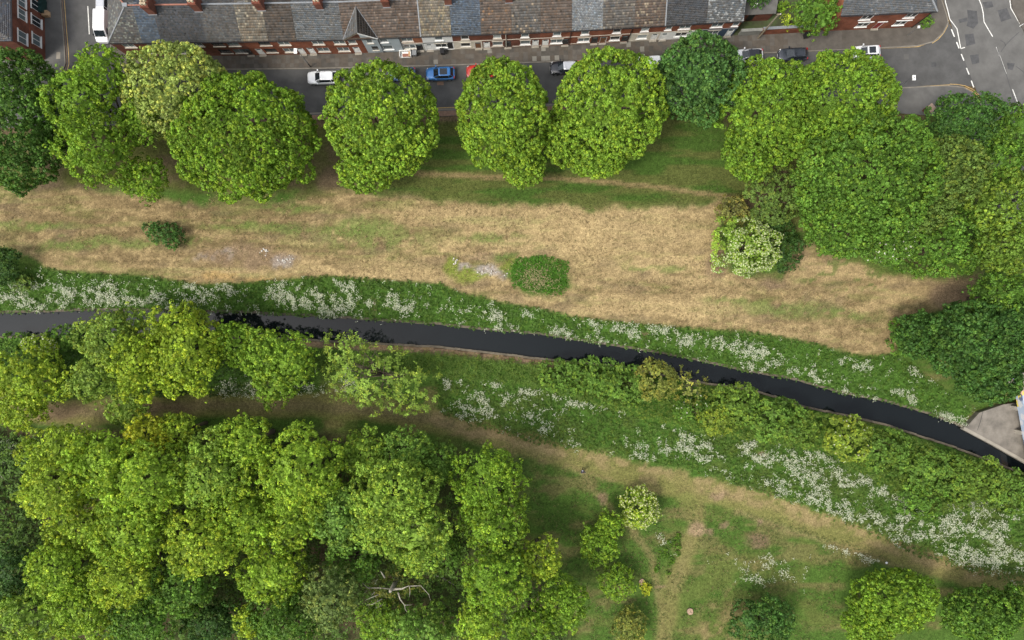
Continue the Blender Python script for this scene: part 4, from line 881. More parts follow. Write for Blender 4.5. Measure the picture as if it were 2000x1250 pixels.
def st(label, blobs, zt, kind, c, **k):
    blobs = [(q[0],q[1],q[2]*1.065,q[3]*1.05,*q[4:]) for q in blobs]
    return tree('street_tree', label, 'tree', G1, blobs, zt, kind, c, **k)
st('dark green broad tree at the left edge below the tall brick building', [(30,235,112,148)], 14, 'dense', 'darkmid')
st('bright feathery tree with bare branches showing, right of the dark leftmost tree', [(200,145,52,50,13),(160,205,62,70,14),(190,290,72,72,13.5),(285,348,42,40,9),(275,235,40,50,11)], 14, 'ash', 'lime')
st('pale cream-tinged tree below the grey slate roofs', [(350,182,112,102)], 13, 'dense', 'pale', base_shift=(0,-1.2), blossom=.12, bcol=(.4,.38,.16))
st('widest round bright green tree, right of the pale cream-tinged tree', [(480,268,152,132)], 15, 'dense', 'lime')
st('round bright green tree below the gabled house in the terrace', [(747,236,117,122),(715,335,60,42,9)], 14.5, 'dense', 'lime2')
st('egg-shaped bright green tree covering the tail of the red car', [(983,225,95,116),(1022,325,45,42,8)], 13.5, 'dense', 'lime2')
st('round bright green tree left of the dark blue-green tree', [(1192,210,113,120),(1165,315,60,32,9),(1095,270,35,60,9)], 14, 'dense', 'lime2')
st('dark blue-green tree in front of the navy-fronted end house', [(1363,155,92,90)], 12.5, 'dense', 'bluegreen', base_shift=(0,-1.8))
st('bright green tree right of the dark blue-green tree, front of the right clump', [(1500,222,102,110),(1465,300,55,55,10)], 13.5, 'dense', 'limed')
st('bright green tree overhanging the street by the white parked car', [(1640,200,112,100)], 14.5, 'dense', 'limed')
st('largest mid green dome of the right clump, just beneath the street junction', [(1690,345,148,140),(1650,430,90,80,12)], 16, 'dense', 'mid')
st('dark green tree beside the main road at the upper right', [(1885,240,92,52)], 11, 'ash', 'dark')
st('green tree cut by the right edge below the road junction', [(1985,255,62,52),(1955,318,58,46,11)], 11.5, 'ash', 'mid')
st('dull olive tree between the big dome and the right edge', [(1850,335,78,72),(1800,410,60,55,10)], 12.5, 'dense', 'olive')
st('yellow-green tree cut by the right edge, upper of two', [(1968,395,78,72)], 12.5, 'dense', 'darkl')
st('yellow-green tree cut by the right edge, lower of two', [(1962,485,62,50)], 11, 'dense', 'darkl')
st('low spreading green tree at the bottom tip of the right clump', [(1828,475,92,66)], 9.5, 'ash', 'mid')
st('green tree flecked with white blossom under the largest dome', [(1725,460,68,58)], 10, 'haw', 'mid', blossom=.07)
G2 = 'shrubs on the park grass'
def sh(label, blobs, zt, kind, c, name='shrub', cat='shrub', **k): return tree(name, label, cat, k.pop('group', G2), blobs, zt, kind, c, **k)
sh('brownish green spiky bush left of the largest tree dome', [(1518,385,60,56)], 6, 'shrub', 'olive')
sh('russet bush touching the upper left of the white-blossomed hawthorn', [(1432,412,36,30)], 3.6, 'shrub', 'brown')
sh('large hawthorn smothered in white blossom with a bare brownish middle', [(1456,482,72,63)], 5, 'haw', 'wood3', name='hawthorn', cat='hawthorn', blossom=.5, patchy=True, bcol=(.52,.54,.32))
sh('low dark green bush right of the white-blossomed hawthorn', [(1540,490,30,40),(1520,450,30,30)], 2.2, 'shrub', 'deep')
sh('small dark bush standing alone on the dry field', [(325,460,36,22),(300,448,18,14)], 2.2, 'shrub', 'dark')
sh('big dark green tree hanging over the concrete apron at right', [(1900,668,105,85),(1800,655,60,50,7),(1930,745,70,45,9),(1985,640,60,60,11)], 13, 'dense', 'dark', name='bank_tree', cat='tree', group='trees on the river banks')
sh('green tree at the right edge above the big dark bank tree', [(1962,580,70,46)], 10, 'ash', 'mid', name='bank_tree', cat='tree', group='trees on the river banks')
sh('low bright green bush at the left foot of the big dark bank tree', [(1770,660,34,40)], 2.6, 'shrub', 'mid')
sh('black-green bush cut by the left edge above the flower bank', [(5,520,32,42)], 4, 'shrub', 'deep')
sh('grey-green low bush next to the left-edge bush', [(48,552,24,16)], 1.8, 'shrub', 'olive')
G3 = 'trees on the river banks'
def bk(label, blobs, zt, kind, c, **k): return tree('bank_tree', label, 'tree', G3, blobs, zt, kind, c, **k)
bk('yellow-green tree at the left edge below the river', [(55,740,95,62),(40,800,60,38,8)], 9, 'ash', 'wood2')
bk('feathery grey-green tree reaching over the river at its upper left', [(215,660,70,52),(185,740,48,50,9),(255,630,42,30,9),(250,795,48,36,8)], 11.5, 'ash', 'feather', limbs=9)
bk('bright yellow tree in the middle of the left bank group', [(272,715,56,72)], 12, 'ash', 'yellow')
bk('tall yellow-green tree right of the bright yellow one on the left bank', [(362,690,72,92),(345,635,58,36,11)], 12.5, 'ash', 'yellow')
bk('smaller green tree tucked between two yellow-green bank trees', [(458,672,46,48)], 9, 'ash', 'lime')
bk('rounded tree yellow above and green below, right end of left bank group', [(520,690,50,50),(570,700,48,52),(538,752,48,40,9)], 11, 'ash', 'lime2')
bk('wispy willow-like tree with pale twigs by the river, left of centre', [(735,735,105,72),(800,760,55,55,7),(680,690,45,45,9)], 10, 'loose', 'feather', limbs=16)
bk('hawthorn with cream blossom beside the river at the left edge', [(78,672,36,18)], 4, 'haw', 'wood2', blossom=.35)
sh('dark green bush on the river bank between left-edge hawthorn and feathery tree', [(130,658,42,24),(30,668,40,18)], 2.5, 'shrub', 'mid')
# hedge of shrubs on the south bank
G4 = 'hedge shrubs along the south river bank'
def hg(label, blobs, zt, kind, c, **k): return tree('hedge_shrub', label, 'shrub', G4, [(q[0],q[1],q[2]*1.12,q[3]*1.08,*q[4:]) for q in blobs], zt, kind, c, **k)
hg('leafy bramble mound at the left start of the hedge', [(1105,732,50,32),(1165,735,45,36)], 2.4, 'shrub', 'hedge')
hg('bright green bramble mound in the hedge left of the bronze hawthorn', [(1220,752,52,38)], 2.6, 'shrub', 'hedge')
hg('bronze-leaved hawthorn in the hedge leaning over the water', [(1282,742,40,42)], 4.5, 'haw', 'bronze')
hg('twiggy grey-brown bush right of the bronze hawthorn', [(1348,755,34,34)], 4, 'loose', 'bronze', limbs=14)
hg('small green bush with cream flecks below the twiggy grey-brown bush', [(1345,800,34,24)], 2.8, 'haw', 'mid', blossom=.06)
hg('golden green bush sticking out from the hedge onto the flowers', [(1402,818,34,28)], 3.2, 'shrub', 'hedgey')
hg('rounded hedge bush between golden bush and river bend', [(1440,785,48,36)], 3.4, 'shrub', 'hedge2')
hg('broad green hedge bush right of the rounded one', [(1510,818,56,38)], 3.2, 'shrub', 'hedge')
hg('smallish hedge bush at the brown gap on the water edge', [(1565,838,40,34)], 2.2, 'shrub', 'hedge2')
hg('yellow-green hedge bush with white blossom tips', [(1655,855,42,40)], 4.2, 'shrub', 'hedgey', blossom=.05)
hg('green hedge mound right of the yellow blossom-tipped bush', [(1730,882,55,40)], 2.2, 'shrub', 'hedge')
hg('wide hedge mound facing the bare concrete edge', [(1815,925,62,44)], 2.2, 'shrub', 'hedge')
hg('hedge mound next to the right edge', [(1905,940,62,42)], 2.2, 'shrub', 'hedge2')
hg('last hedge mound cut by the right edge', [(1985,962,50,36)], 2.2, 'shrub', 'hedge')
hg('hedge mound below the wide one, bordering white flowers', [(1800,975,45,30)], 2.2, 'shrub', 'mid')
# woodland at the lower left
G5 = 'trees of the wood at the lower left'
def wd(label, blobs, zt, kind, c, **k):
    zt = zt+((tid[0]*37) % 7-3)*.45
    blobs = [(q[0],q[1],q[2]*1.03,q[3]*1.03,*q[4:]) for q in blobs]
    return tree('woodland_tree', label, 'tree', G5, blobs, zt, kind, c, **k)
wd('loose yellow-green tree at the top left corner of the wood', [(120,880,72,48)], 11, 'ash', 'wood2')
wd('pale yellow-green tree on the left side of the wood', [(105,955,62,58)], 13, 'ash', 'wood2')
wd('large green tree right of the top left corner tree of the wood', [(205,905,72,72)], 14.5, 'ash', 'wood1')
wd('golden-topped tree on the upper rim of the wood', [(288,848,44,36)], 12, 'ash', 'gold')
wd('small green tree right of the golden-topped one', [(345,845,40,38)], 10, 'ash', 'wood2')
wd('broad tree behind the golden-topped one', [(290,935,82,76)], 15, 'ash', 'wood1')
wd('broad grey-lit tree in the upper middle of the wood', [(410,920,86,80)], 15.5, 'ash', 'wood3')
wd('tree with a pointed tip on the upper rim right of the small green one', [(478,868,56,54)], 13, 'ash', 'wood1')
wd('big full dome on the upper rim of the wood, left of the gap', [(595,915,84,84)], 15.5, 'ash', 'wood1')
wd('green tree right of the big full dome', [(712,890,48,52)], 11.5, 'ash', 'wood3')
wd('darker tree on the rim left of the path clearing', [(795,880,52,42)], 11, 'ash', 'wood4')
wd('dark low tree between big pale dome and lone right tree', [(855,905,40,42)], 8.5, 'ash', 'wood4')
wd('largest pale green dome, right middle of the wood', [(770,965,84,72,16),(805,1030,78,62,15),(735,1020,60,55,13)], 16, 'ash', 'wood3')
wd('lime green tree at the right margin of the wood beside the meadow', [(955,945,72,72),(962,1020,68,62)], 14, 'ash', 'lime')
wd('tree below the largest pale dome', [(815,1082,50,36)], 11.5, 'ash', 'wood3')
wd('blue-green tree in the hollow between two big domes', [(672,1005,56,66)], 12, 'ash', 'wood4')
wd('green tree under the big full dome', [(575,1010,72,56)], 13.5, 'ash', 'wood1')
wd('tree in the heart of the wood, below the grey-lit broad tree', [(475,1010,72,66)], 14, 'ash', 'wood1')
wd('sunny tree left of the heart of the wood', [(395,1060,72,66)], 14.5, 'ash', 'wood2')
wd('tree on the left slope of the wood below the broad one', [(260,1030,78,62)], 13.5, 'ash', 'wood1')
wd('yellowish tree on the left flank of the wood', [(165,1035,66,56)], 12, 'ash', 'wood2')
wd('dark tree at the left edge of the wood', [(30,1120,56,52)], 9, 'ash', 'deep')
wd('tree in the lower left, right of the dark edge tree', [(115,1115,62,52)], 12.5, 'ash', 'wood1')
wd('bottom left corner tree', [(55,1200,72,58)], 12, 'ash', 'wood3')
wd('tree on the bottom margin second from the left corner', [(165,1195,66,62)], 12.5, 'ash', 'wood1')
wd('tree at the lower left centre of the wood', [(250,1125,66,58)], 13, 'ash', 'wood2')
wd('shady tree on the bottom edge below the lower left centre', [(280,1215,62,48)], 10.5, 'ash', 'mid')
wd('green tree under the sunny tree', [(360,1148,60,52)], 13, 'ash', 'mid')
wd('dim understorey tree at the bottom centre left', [(415,1215,56,44)], 7.5, 'ash', 'deep')
wd('small yellow tree at the bottom edge of the wood', [(482,1215,24,30)], 9, 'ash', 'yellow')
wd('tree left of the grey-leaved one near the bottom', [(535,1120,66,56)], 13, 'ash', 'wood1')
wd('bottom edge tree left of the grey-leaved one', [(560,1212,66,54)], 12, 'ash', 'mid')
wd('grey-leaved tree near the bottom, left of the dead tree', [(645,1165,56,62)], 11.5, 'ash', 'grey')
wd('deep green low tree above the grey-leaved one', [(690,1095,56,40)], 7, 'shrub', 'mid')
wd('bright low tree at the foot of the dead tree', [(738,1212,40,36)], 7, 'shrub', 'lime')
wd('bottom edge tree right of the dead tree', [(820,1228,72,46)], 9.5, 'ash', 'wood4')
wd('bright dome at the lower right of the wood', [(968,1128,66,66)], 13.5, 'ash', 'lime')
wd('yellow-green tree on the meadow side of the bright dome', [(1052,1092,44,40)], 11, 'ash', 'wood2')
wd('lowest right tree of the wood by the meadow', [(1098,1180,52,54)], 11, 'ash', 'lime')
wd('bottom edge tree left of the lowest right tree', [(1035,1222,50,42)], 11, 'ash', 'lime')
wd('bottom edge tree below the bright dome', [(935,1215,44,44)], 10, 'ash', 'wood1')
wd('dark low tree in the clearing left of the bright dome', [(872,1085,30,30)], 5, 'shrub', 'mid')
# shrubs of the lower meadow
sh('cream-flowering rounded hawthorn alone on the meadow', [(1246,990,40,44)], 3.8, 'haw', 'wood2', name='hawthorn', cat='hawthorn', blossom=.6, bcol=(.62,.62,.33))
sh('young tree below the stroller, upper of two joined', [(1192,1024,26,24),(1170,1065,38,44,5)], 5, 'ash', 'lime', name='young_tree', cat='tree')
sh('small round young tree below the joined pair', [(1206,1136,33,34)], 4, 'shrub', 'lime', name='young_tree', cat='tree')
sh('russet and green bush at the bottom edge beside the track', [(1230,1222,34,34)], 3.5, 'shrub', 'bronze')
sh('dark green dome bush at the bottom edge right of centre', [(1490,1212,66,50)], 5.5, 'ash', 'dark')
sh('bright round tree by the path at lower right', [(1745,1170,92,62),(1700,1215,60,45,7)], 9.5, 'dense', 'lime', name='meadow_tree', cat='tree')
sh('dark green round tree in the bottom right corner', [(1915,1200,82,58),(1985,1180,40,40,6)], 8.5, 'dense', 'mid', name='meadow_tree', cat='tree')
sh('yellow sapling bush at the bottom edge left of bright round tree', [(1690,1243,26,16)], 4, 'shrub', 'yellow')
# garden plants between the two brick rows
G6 = 'plants in the walled garden'
sh('tall green tree at the gable of the corner house', [(1592,30,46,42)], 7, 'ash', 'mid', name='garden_tree', cat='tree', group=G6)
sh('yellow-leaved shrub behind the garden wall', [(1548,38,22,15)], 2.6, 'loose', 'yellow', group=G6)
sh('dark shrub with white flowers behind the felt roof', [(1480,-2,26,14)], 5, 'haw', 'dark', blossom=.1, bcol=(.8,.78,.7), group=G6)
sh('grassy green tuft plant in the garden behind the wall', [(1530,14,12,8)], .9, 'shrub', 'lime', group=G6)
sh('small evergreen bush on the pavement at the corner house', [(1808,42,11,8)], 1.4, 'haw', 'mid', group=G6)
# dead tree with ivy
cx, cy = P(762, 1155, 7); e = empty('dead_tree', (cx, cy, 0)); tag(e, 'bleached dead tree wrapped in ivy near the bottom of the wood', 'dead tree')
b = MB(); b.tube([(0,0,-.1),(.2,.1,4),(.1,.2,7.5)],[.42,.32,.2],8); rs = random.Random(4)
def br(x0, y0, z0, pts, r): b.tube([(x0,y0,z0)]+pts, [r*(1-.8*i/len(pts)) for i in range(len(pts)+1)], 5)
br(.1,.1,6.5,[(1.6,.5,7.4),(2.6,1.1,7.9)],.2); br(1.0,-.2,6.8,[(1.3,-1.0,7),(1.9,-1.7,7.2),(2.9,-1.6,7.3)],.12); br(1.9,-1.7,7.2,[(2.0,-2.3,7.2),(2.3,-2.7,7.2)],.06); br(2.6,1.1,7.9,[(2.7,.3,7.8),(2.6,-.4,7.7)],.06); br(2.6,1.0,7.8,[(4.0,.9,7.4),(5.0,-.4,7),(5.2,-1.3,6.8)],.07)
br(0,0,6.2,[(-1.5,.3,6.6),(-2.9,.4,6.9),(-3.6,1.1,7)],.1); br(-1.5,-.6,6.4,[(-2.4,-.9,6.6),(-3.3,-1.3,6.7)],.08); br(-1.2,-1.3,6.2,[(-2.4,-1.9,6.4),(-3.2,-2.0,6.5)],.08); br(-.8,1.6,6.4,[(-1.0,2.2,6.9),(-1.2,2.7,7.2)],.16)
for i in range(26):
    a = rs.uniform(2.4,4.2); r_ = rs.uniform(2.0,3.1); s = rs.uniform(.3,.7); z_ = rs.uniform(6,6.9)
    br(math.cos(a)*r_, math.sin(a)*r_, z_, [(math.cos(a)*r_+rs.uniform(-s,.1), math.sin(a)*r_+rs.uniform(-s,s), z_+.15)], .03)
b.build('trunk', M['deadwood'], e, smooth=True)
V, Q, T = crown([((-.6,-.3,5.4),(1.9,1.9,1.5)),((1.6,.4,5.6),(1.3,1.2,1.1)),((3.9,.6,6.2),(.9,.5,.5)),((-.2,1.2,5.0),(1.5,1.3,1.2))], 'loose', (.10,.12,.02), 555)
link('ivy', np_mesh('ivy', V, Q, T), M['leaf'], e)
cx, cy = P(868,1134,.4); e = MB(); e.tube([(-1.3,.7,.35),(-.3,.45,.42),(.4,0,.4),(1.3,-.6,.3)],[.11,.09,.075,.05],7); e.tube([(-.3,.45,.42),(-.6,.9,.5)],[.05,.02],5)
tag(e.build('fallen_branch', M['deadwood'], None, (cx,cy,0), True), 'bare fallen branch lying in the clearing right of the dead tree', 'branch')
cx, cy = P(855,1122,4); 

# ------------------------------------------------------------------ low vegetation (uncountable)
def scatter(poly_px, sp, seed, extra=0):
    pts = np.array(W_(poly_px)); r = np.random.default_rng(seed); x0, y0 = pts.min(0); x1, y1 = pts.max(0)
    n = int((x1-x0)*(y1-y0)/sp**2); x = r.uniform(x0,x1,n); y = r.uniform(y0,y1,n)
    sd = poly_sd(x, y, pts); k = sd > r.uniform(-.25,.35,n); return x[k], y[k], sd[k], r
def weeds(name, poly, sp, h, base, seed, label, L=.24, mask=None, k=7, hn=.5, cat='vegetation', W=.45):
    x, y, sd, r = scatter(poly, sp, seed)
    ok = river_d(x, y) > -.12
    if mask is not None: ok &= mask(x, y, r)
    x, y, sd = x[ok], y[ok], sd[ok]
    nz = fbm(x, y, seed, 1.6); hh = h*(1-hn+2*hn*nz)*sstep(-.3,.5,sd+.15)*r.uniform(.6,1.1,len(x))
    p = np.stack([x, y, np.maximum(zg(x, y), -.6)+hh], 1); nn = np.stack([r.normal(0,.35,len(x)), r.normal(0,.35,len(x)), np.ones(len(x))], 1); nn /= np.linalg.norm(nn,axis=1,keepdims=True)
    c = np.array(base)[None]*(1+r.normal(0,.14,(len(x),1)))*(.75+.5*fbm(x,y,seed+3,2.5)[:,None])
    c = np.where(r.random((len(x),1)) < .15, c*np.array([1.3,1.12,.9]), c)
    V, Q, T = rosettes(p, nn, r, k, L, W, -.35, .75, c, .25)
    o = link(name, np_mesh(name, V, Q, T), M['leaf']); tag(o, label, cat, kind='stuff'); return o
weeds('bank_vegetation', UB, .31, .55, (.072,.142,.021), 41, 'dense green nettles and weeds on the bank above the river')
weeds('verge_vegetation', LB, .32, .4, (.078,.14,.022), 42, 'green weeds between the white flowers of the lower belt')
weeds('bank_grass', [(600,690),(740,690),(852,688),(960,700),(1070,712),(1080,760),(950,745),(840,735),(640,730),(560,700)], .25, .75, (.095,.16,.026), 43, 'tall green grass on the south bank above the lower flower belt', L=.42, W=.16)
weeds('bramble_cover', [(-40,672),(560,670),(620,690),(600,770),(300,775),(-40,770)], .33, .6, (.04,.082,.015), 44, 'low green cover beneath the left bank trees')
weeds('hedge_bottom', [(1060,715),(1197,718),(1300,738),(1509,782),(1732,838),(1923,902),(2020,945),(2020,990),(1800,995),(1600,880),(1400,850),(1290,825),(1060,762)], .28, 1.5, (.1,.16,.022), 45, 'bramble and weeds growing at the foot of the hedge')
weeds('nettle_patch', [(998,525),(1010,505),(1060,498),(1110,512),(1112,560),(1095,576),(1050,572),(1000,560)], .18, .2, (.058,.155,.013), 46, 'dark green nettle patch with dead stalks on the dry field', L=.2)
weeds('wood_undergrowth', [(-40,830),(120,850),(420,860),(620,850),(870,880),(1000,905),(1000,1000),(1040,1120),(1120,1260),(-40,1260)], .5, 2.6, (.08,.15,.022), 47, 'dark undergrowth on the floor of the wood', L=.45, k=6)
weeds('meadow_clumps', [(1280,1040),(1330,1040),(1330,1100),(1290,1135),(1275,1110),(1290,1080)], .25, .35, (.075,.16,.012), 48, 'bright green weed clumps beside the thin meadow track', mask=lambda a, b_, r_: fbm(a, b_, 91, 1.3, 1.3, 2) > .52)
weeds('edge_bramble', [(-40,840),(50,850),(60,960),(100,1080),(40,1100),(-40,1100)], .3, .9, (.044,.085,.017), 49, 'dark green brambles at the left edge of the wood', L=.3)
# long grass tufts give the meadow its grain
def tufts(name, poly, sp, seed, label, cols, L=.2):
    x, y, sd, r = scatter(poly, sp, seed); ok = (river_d(x,y) > .6) & (fbm(x,y,seed,2.4) > .42); x, y = x[ok], y[ok]
    p = np.stack([x,y,zg(x,y)+.03],1); nn = np.tile(np.array([[0,0,1.]]),(len(x),1)); c = np.array(cols)[r.integers(0,len(cols),len(x))]*(1+r.normal(0,.15,(len(x),1)))
    V,Q,T = rosettes(p, nn, r, 5, L, .2, .1, 1.1, c, .2); tag(link(name, np_mesh(name,V,Q,T), M['leaf']), label, 'grass', kind='stuff')
tufts('meadow_grass', [(1030,900),(1150,925),(1340,980),(1560,1020),(1750,1090),(1640,1120),(1640,1255),(1150,1255),(1120,1130),(1050,1030)], .33, 61, 'tufts of rough grass on the lower meadow', [(.04,.08,.016),(.06,.11,.02),(.08,.13,.024),(.14,.135,.045),(.2,.16,.07)])
tufts('park_grass', [(640,375),(780,300),(860,235),(1400,215),(1470,330),(1430,400),(1050,405)], .34, 62, 'short grass tufts beneath the street trees', [(.07,.095,.022),(.09,.10,.03),(.05,.085,.018)], .16)
tufts('field_straw', [(-20,380),(640,385),(1400,410),(1420,530),(1740,600),(1700,690),(1250,630),(860,550),(400,550),(-20,470)], .42, 63, 'dry straw and grass stubble on the field', [(.42,.32,.17),(.34,.25,.12),(.24,.17,.08),(.12,.12,.04),(.16,.12,.06)], .2)
# dead stalks in the nettle patch
r = np.random.default_rng(5); cx, cy = P(1052,545); n = 170; x = cx+r.normal(0,1.5,n); y = cy+r.normal(0,1.0,n); p = np.stack([x,y,np.full(n,.33)],1)
V,Q,T = rosettes(p, np.tile([[0,0,1.]],(n,1)), r, 3, .42, .12, -.1,.3, np.tile([[.33,.27,.14]],(n,1))); tag(link('dead_stalks', np_mesh('dead_stalks',V,Q,T), M['leaf']), 'pale dead stalks lying over the nettle patch', 'stalks', kind='stuff')
# cow parsley
def flowers(name, poly, spots, sp, seed, label, h, thr=.5, gen=.25):
    x, y, sd, r = scatter(poly, sp, seed); ok = river_d(x, y) > -.25; x, y = x[ok], y[ok]
    d = np.zeros(len(x))
    for (a, b_, rx, ry, *an) in spots:
        cx, cy = P(a, b_); t = R(an[0] if an else -8); dx, dy = x-cx, y-cy; u = dx*math.cos(t)+dy*math.sin(t); v = -dx*math.sin(t)+dy*math.cos(t)
        d = np.maximum(d, 1-sstep(.35,1.35,np.sqrt((u/(rx/14))**2+(v/(ry/14))**2)))
    n1 = fbm(x, y, seed+1, 1.5, 1.2, 3); n2 = fbm(x, y, seed+2, .55, .5, 2)
    pr = np.clip(d*1.3+gen, 0, 1.3)*sstep(thr-.06,thr+.16,n1*.45+n2*.55+d*.08); k = r.random(len(x)) < pr; x, y = x[k], y[k]
    # each plant carries several umbels
    m = r.integers(3,7,len(x)); xi = np.repeat(x,m)+r.normal(0,.15,m.sum()); yi = np.repeat(y,m)+r.normal(0,.15,m.sum())
    z = np.maximum(zg(xi,yi),-.55)+h*r.uniform(.7,1.25,len(xi)); p = np.stack([xi,yi,z],1)
    nn = np.stack([r.normal(0,.25,len(xi)),r.normal(0,.25,len(xi)),np.ones(len(xi))],1); nn /= np.linalg.norm(nn,axis=1,keepdims=True)
    c = np.array([[.55,.57,.43]])*(1+r.normal(0,.14,(len(xi),1))); c = np.where(r.random((len(xi),1))<.12, np.array([[.45,.46,.28]]), c)
    V,Q,T = rosettes(p, nn, r, 3, .072, 1.0, -.05, .3, c, .0); tag(link(name, np_mesh(name,V,Q,T), M['leaf']), label, 'flowers', kind='stuff'); print(name, len(xi))
UPS = [(40,592,60,16),(130,580,55,22),(60,560,30,14),(225,575,60,24),(300,583,35,18),(385,570,45,18),(440,565,30,12),(330,600,60,8),(540,575,25,16),(585,580,50,24),(640,595,45,22),(700,590,30,26),(680,560,30,12),(790,592,42,20),(770,575,15,12),(830,600,18,10),(895,603,12,10),(915,605,10,6),(960,615,24,14),(985,640,30,8),(1030,615,12,8),(1085,645,25,8),(1120,655,30,8),(1160,635,35,15),(1210,640,35,14),(1190,665,25,6),(1235,655,15,10),(1290,640,25,12),(1330,660,30,16),(1395,668,40,18,-15),(1440,680,40,20,-15),(1490,695,40,18,-15),(1540,712,45,14,-15),(1470,715,35,10,-15),(1590,735,30,8,-15),(1655,710,22,10),(1690,712,20,10),(1725,728,10,10),(1750,765,20,8),(1770,780,30,10,-15),(1775,725,14,12),(1850,815,40,10,-25),(1640,765,20,6),(1700,778,20,6)]
flowers('cow_parsley', UB, UPS, .2, 71, 'white cow parsley in bloom along the bank above the river', .85, .54, .1)
LOS = [(895,750,38,14),(935,775,20,14),(985,775,25,16),(930,800,45,18),(1040,762,50,11,-12),(1120,780,65,14,-12),(1200,795,65,15,-12),(1260,810,45,12,-12),(960,750,40,8,-8),(1045,805,14,24),(1065,832,20,12),(1320,825,35,25,-20),(1345,860,40,26,-20),(1380,885,30,20),(1250,885,30,18),(1300,865,25,20),(1460,870,25,18),(1490,895,30,16),(1545,900,45,25,-20),(1600,895,40,25,-20),(1585,935,45,22,-20),(1640,930,60,24,-20),(1700,950,45,22,-20),(1530,955,45,18,-20),(1620,985,60,20,-20),(1750,960,16,50,20),(1770,1005,35,35),(1700,1010,50,20,-20),(1810,1040,60,30,-20),(1760,1045,50,18,-20),(1880,1020,50,40),(1870,1075,60,20,-20),(1940,1020,40,50),(1960,1085,40,35),(1900,985,25,15)]
flowers('cow_parsley_belt', LB, LOS, .21, 72, 'white cow parsley filling the lower belt beside the mown path', .6, .555, .13)
flowers('meadow_flowers', [(1270,1030),(1340,1030),(1600,1080),(1580,1160),(1440,1170),(1300,1120)], [(1300,1055,20,14),(1320,1085,18,8),(1500,1110,55,32),(1470,1130,30,20),(1510,1025,20,8),(1560,1120,20,20)], .3, 73, 'thin scatter of white flowers in the lower meadow grass', .25, .55, .02)
flowers('shade_flowers', [(420,735),(700,700),(700,770),(430,785)], [(470,760,60,18),(690,735,30,40),(600,760,40,12)], .25, 74, 'small white flowers in the shade under the bank trees', .5, .52, .05)
flowers('edge_flowers', [(-20,840),(50,845),(50,1000),(-20,1010)], [(20,865,20,18),(10,920,14,12)], .25, 75, 'white flowers in the brambles at the left edge', 1.1, .52, .03)
flowers('verge_flowers', [(1600,1060),(1640,1068),(1720,1095),(1715,1103),(1620,1078)], [(1660,1078,60,6,-18)], .2, 76, 'row of white flowers along the lower side of the mown path', .25, .5, .3)

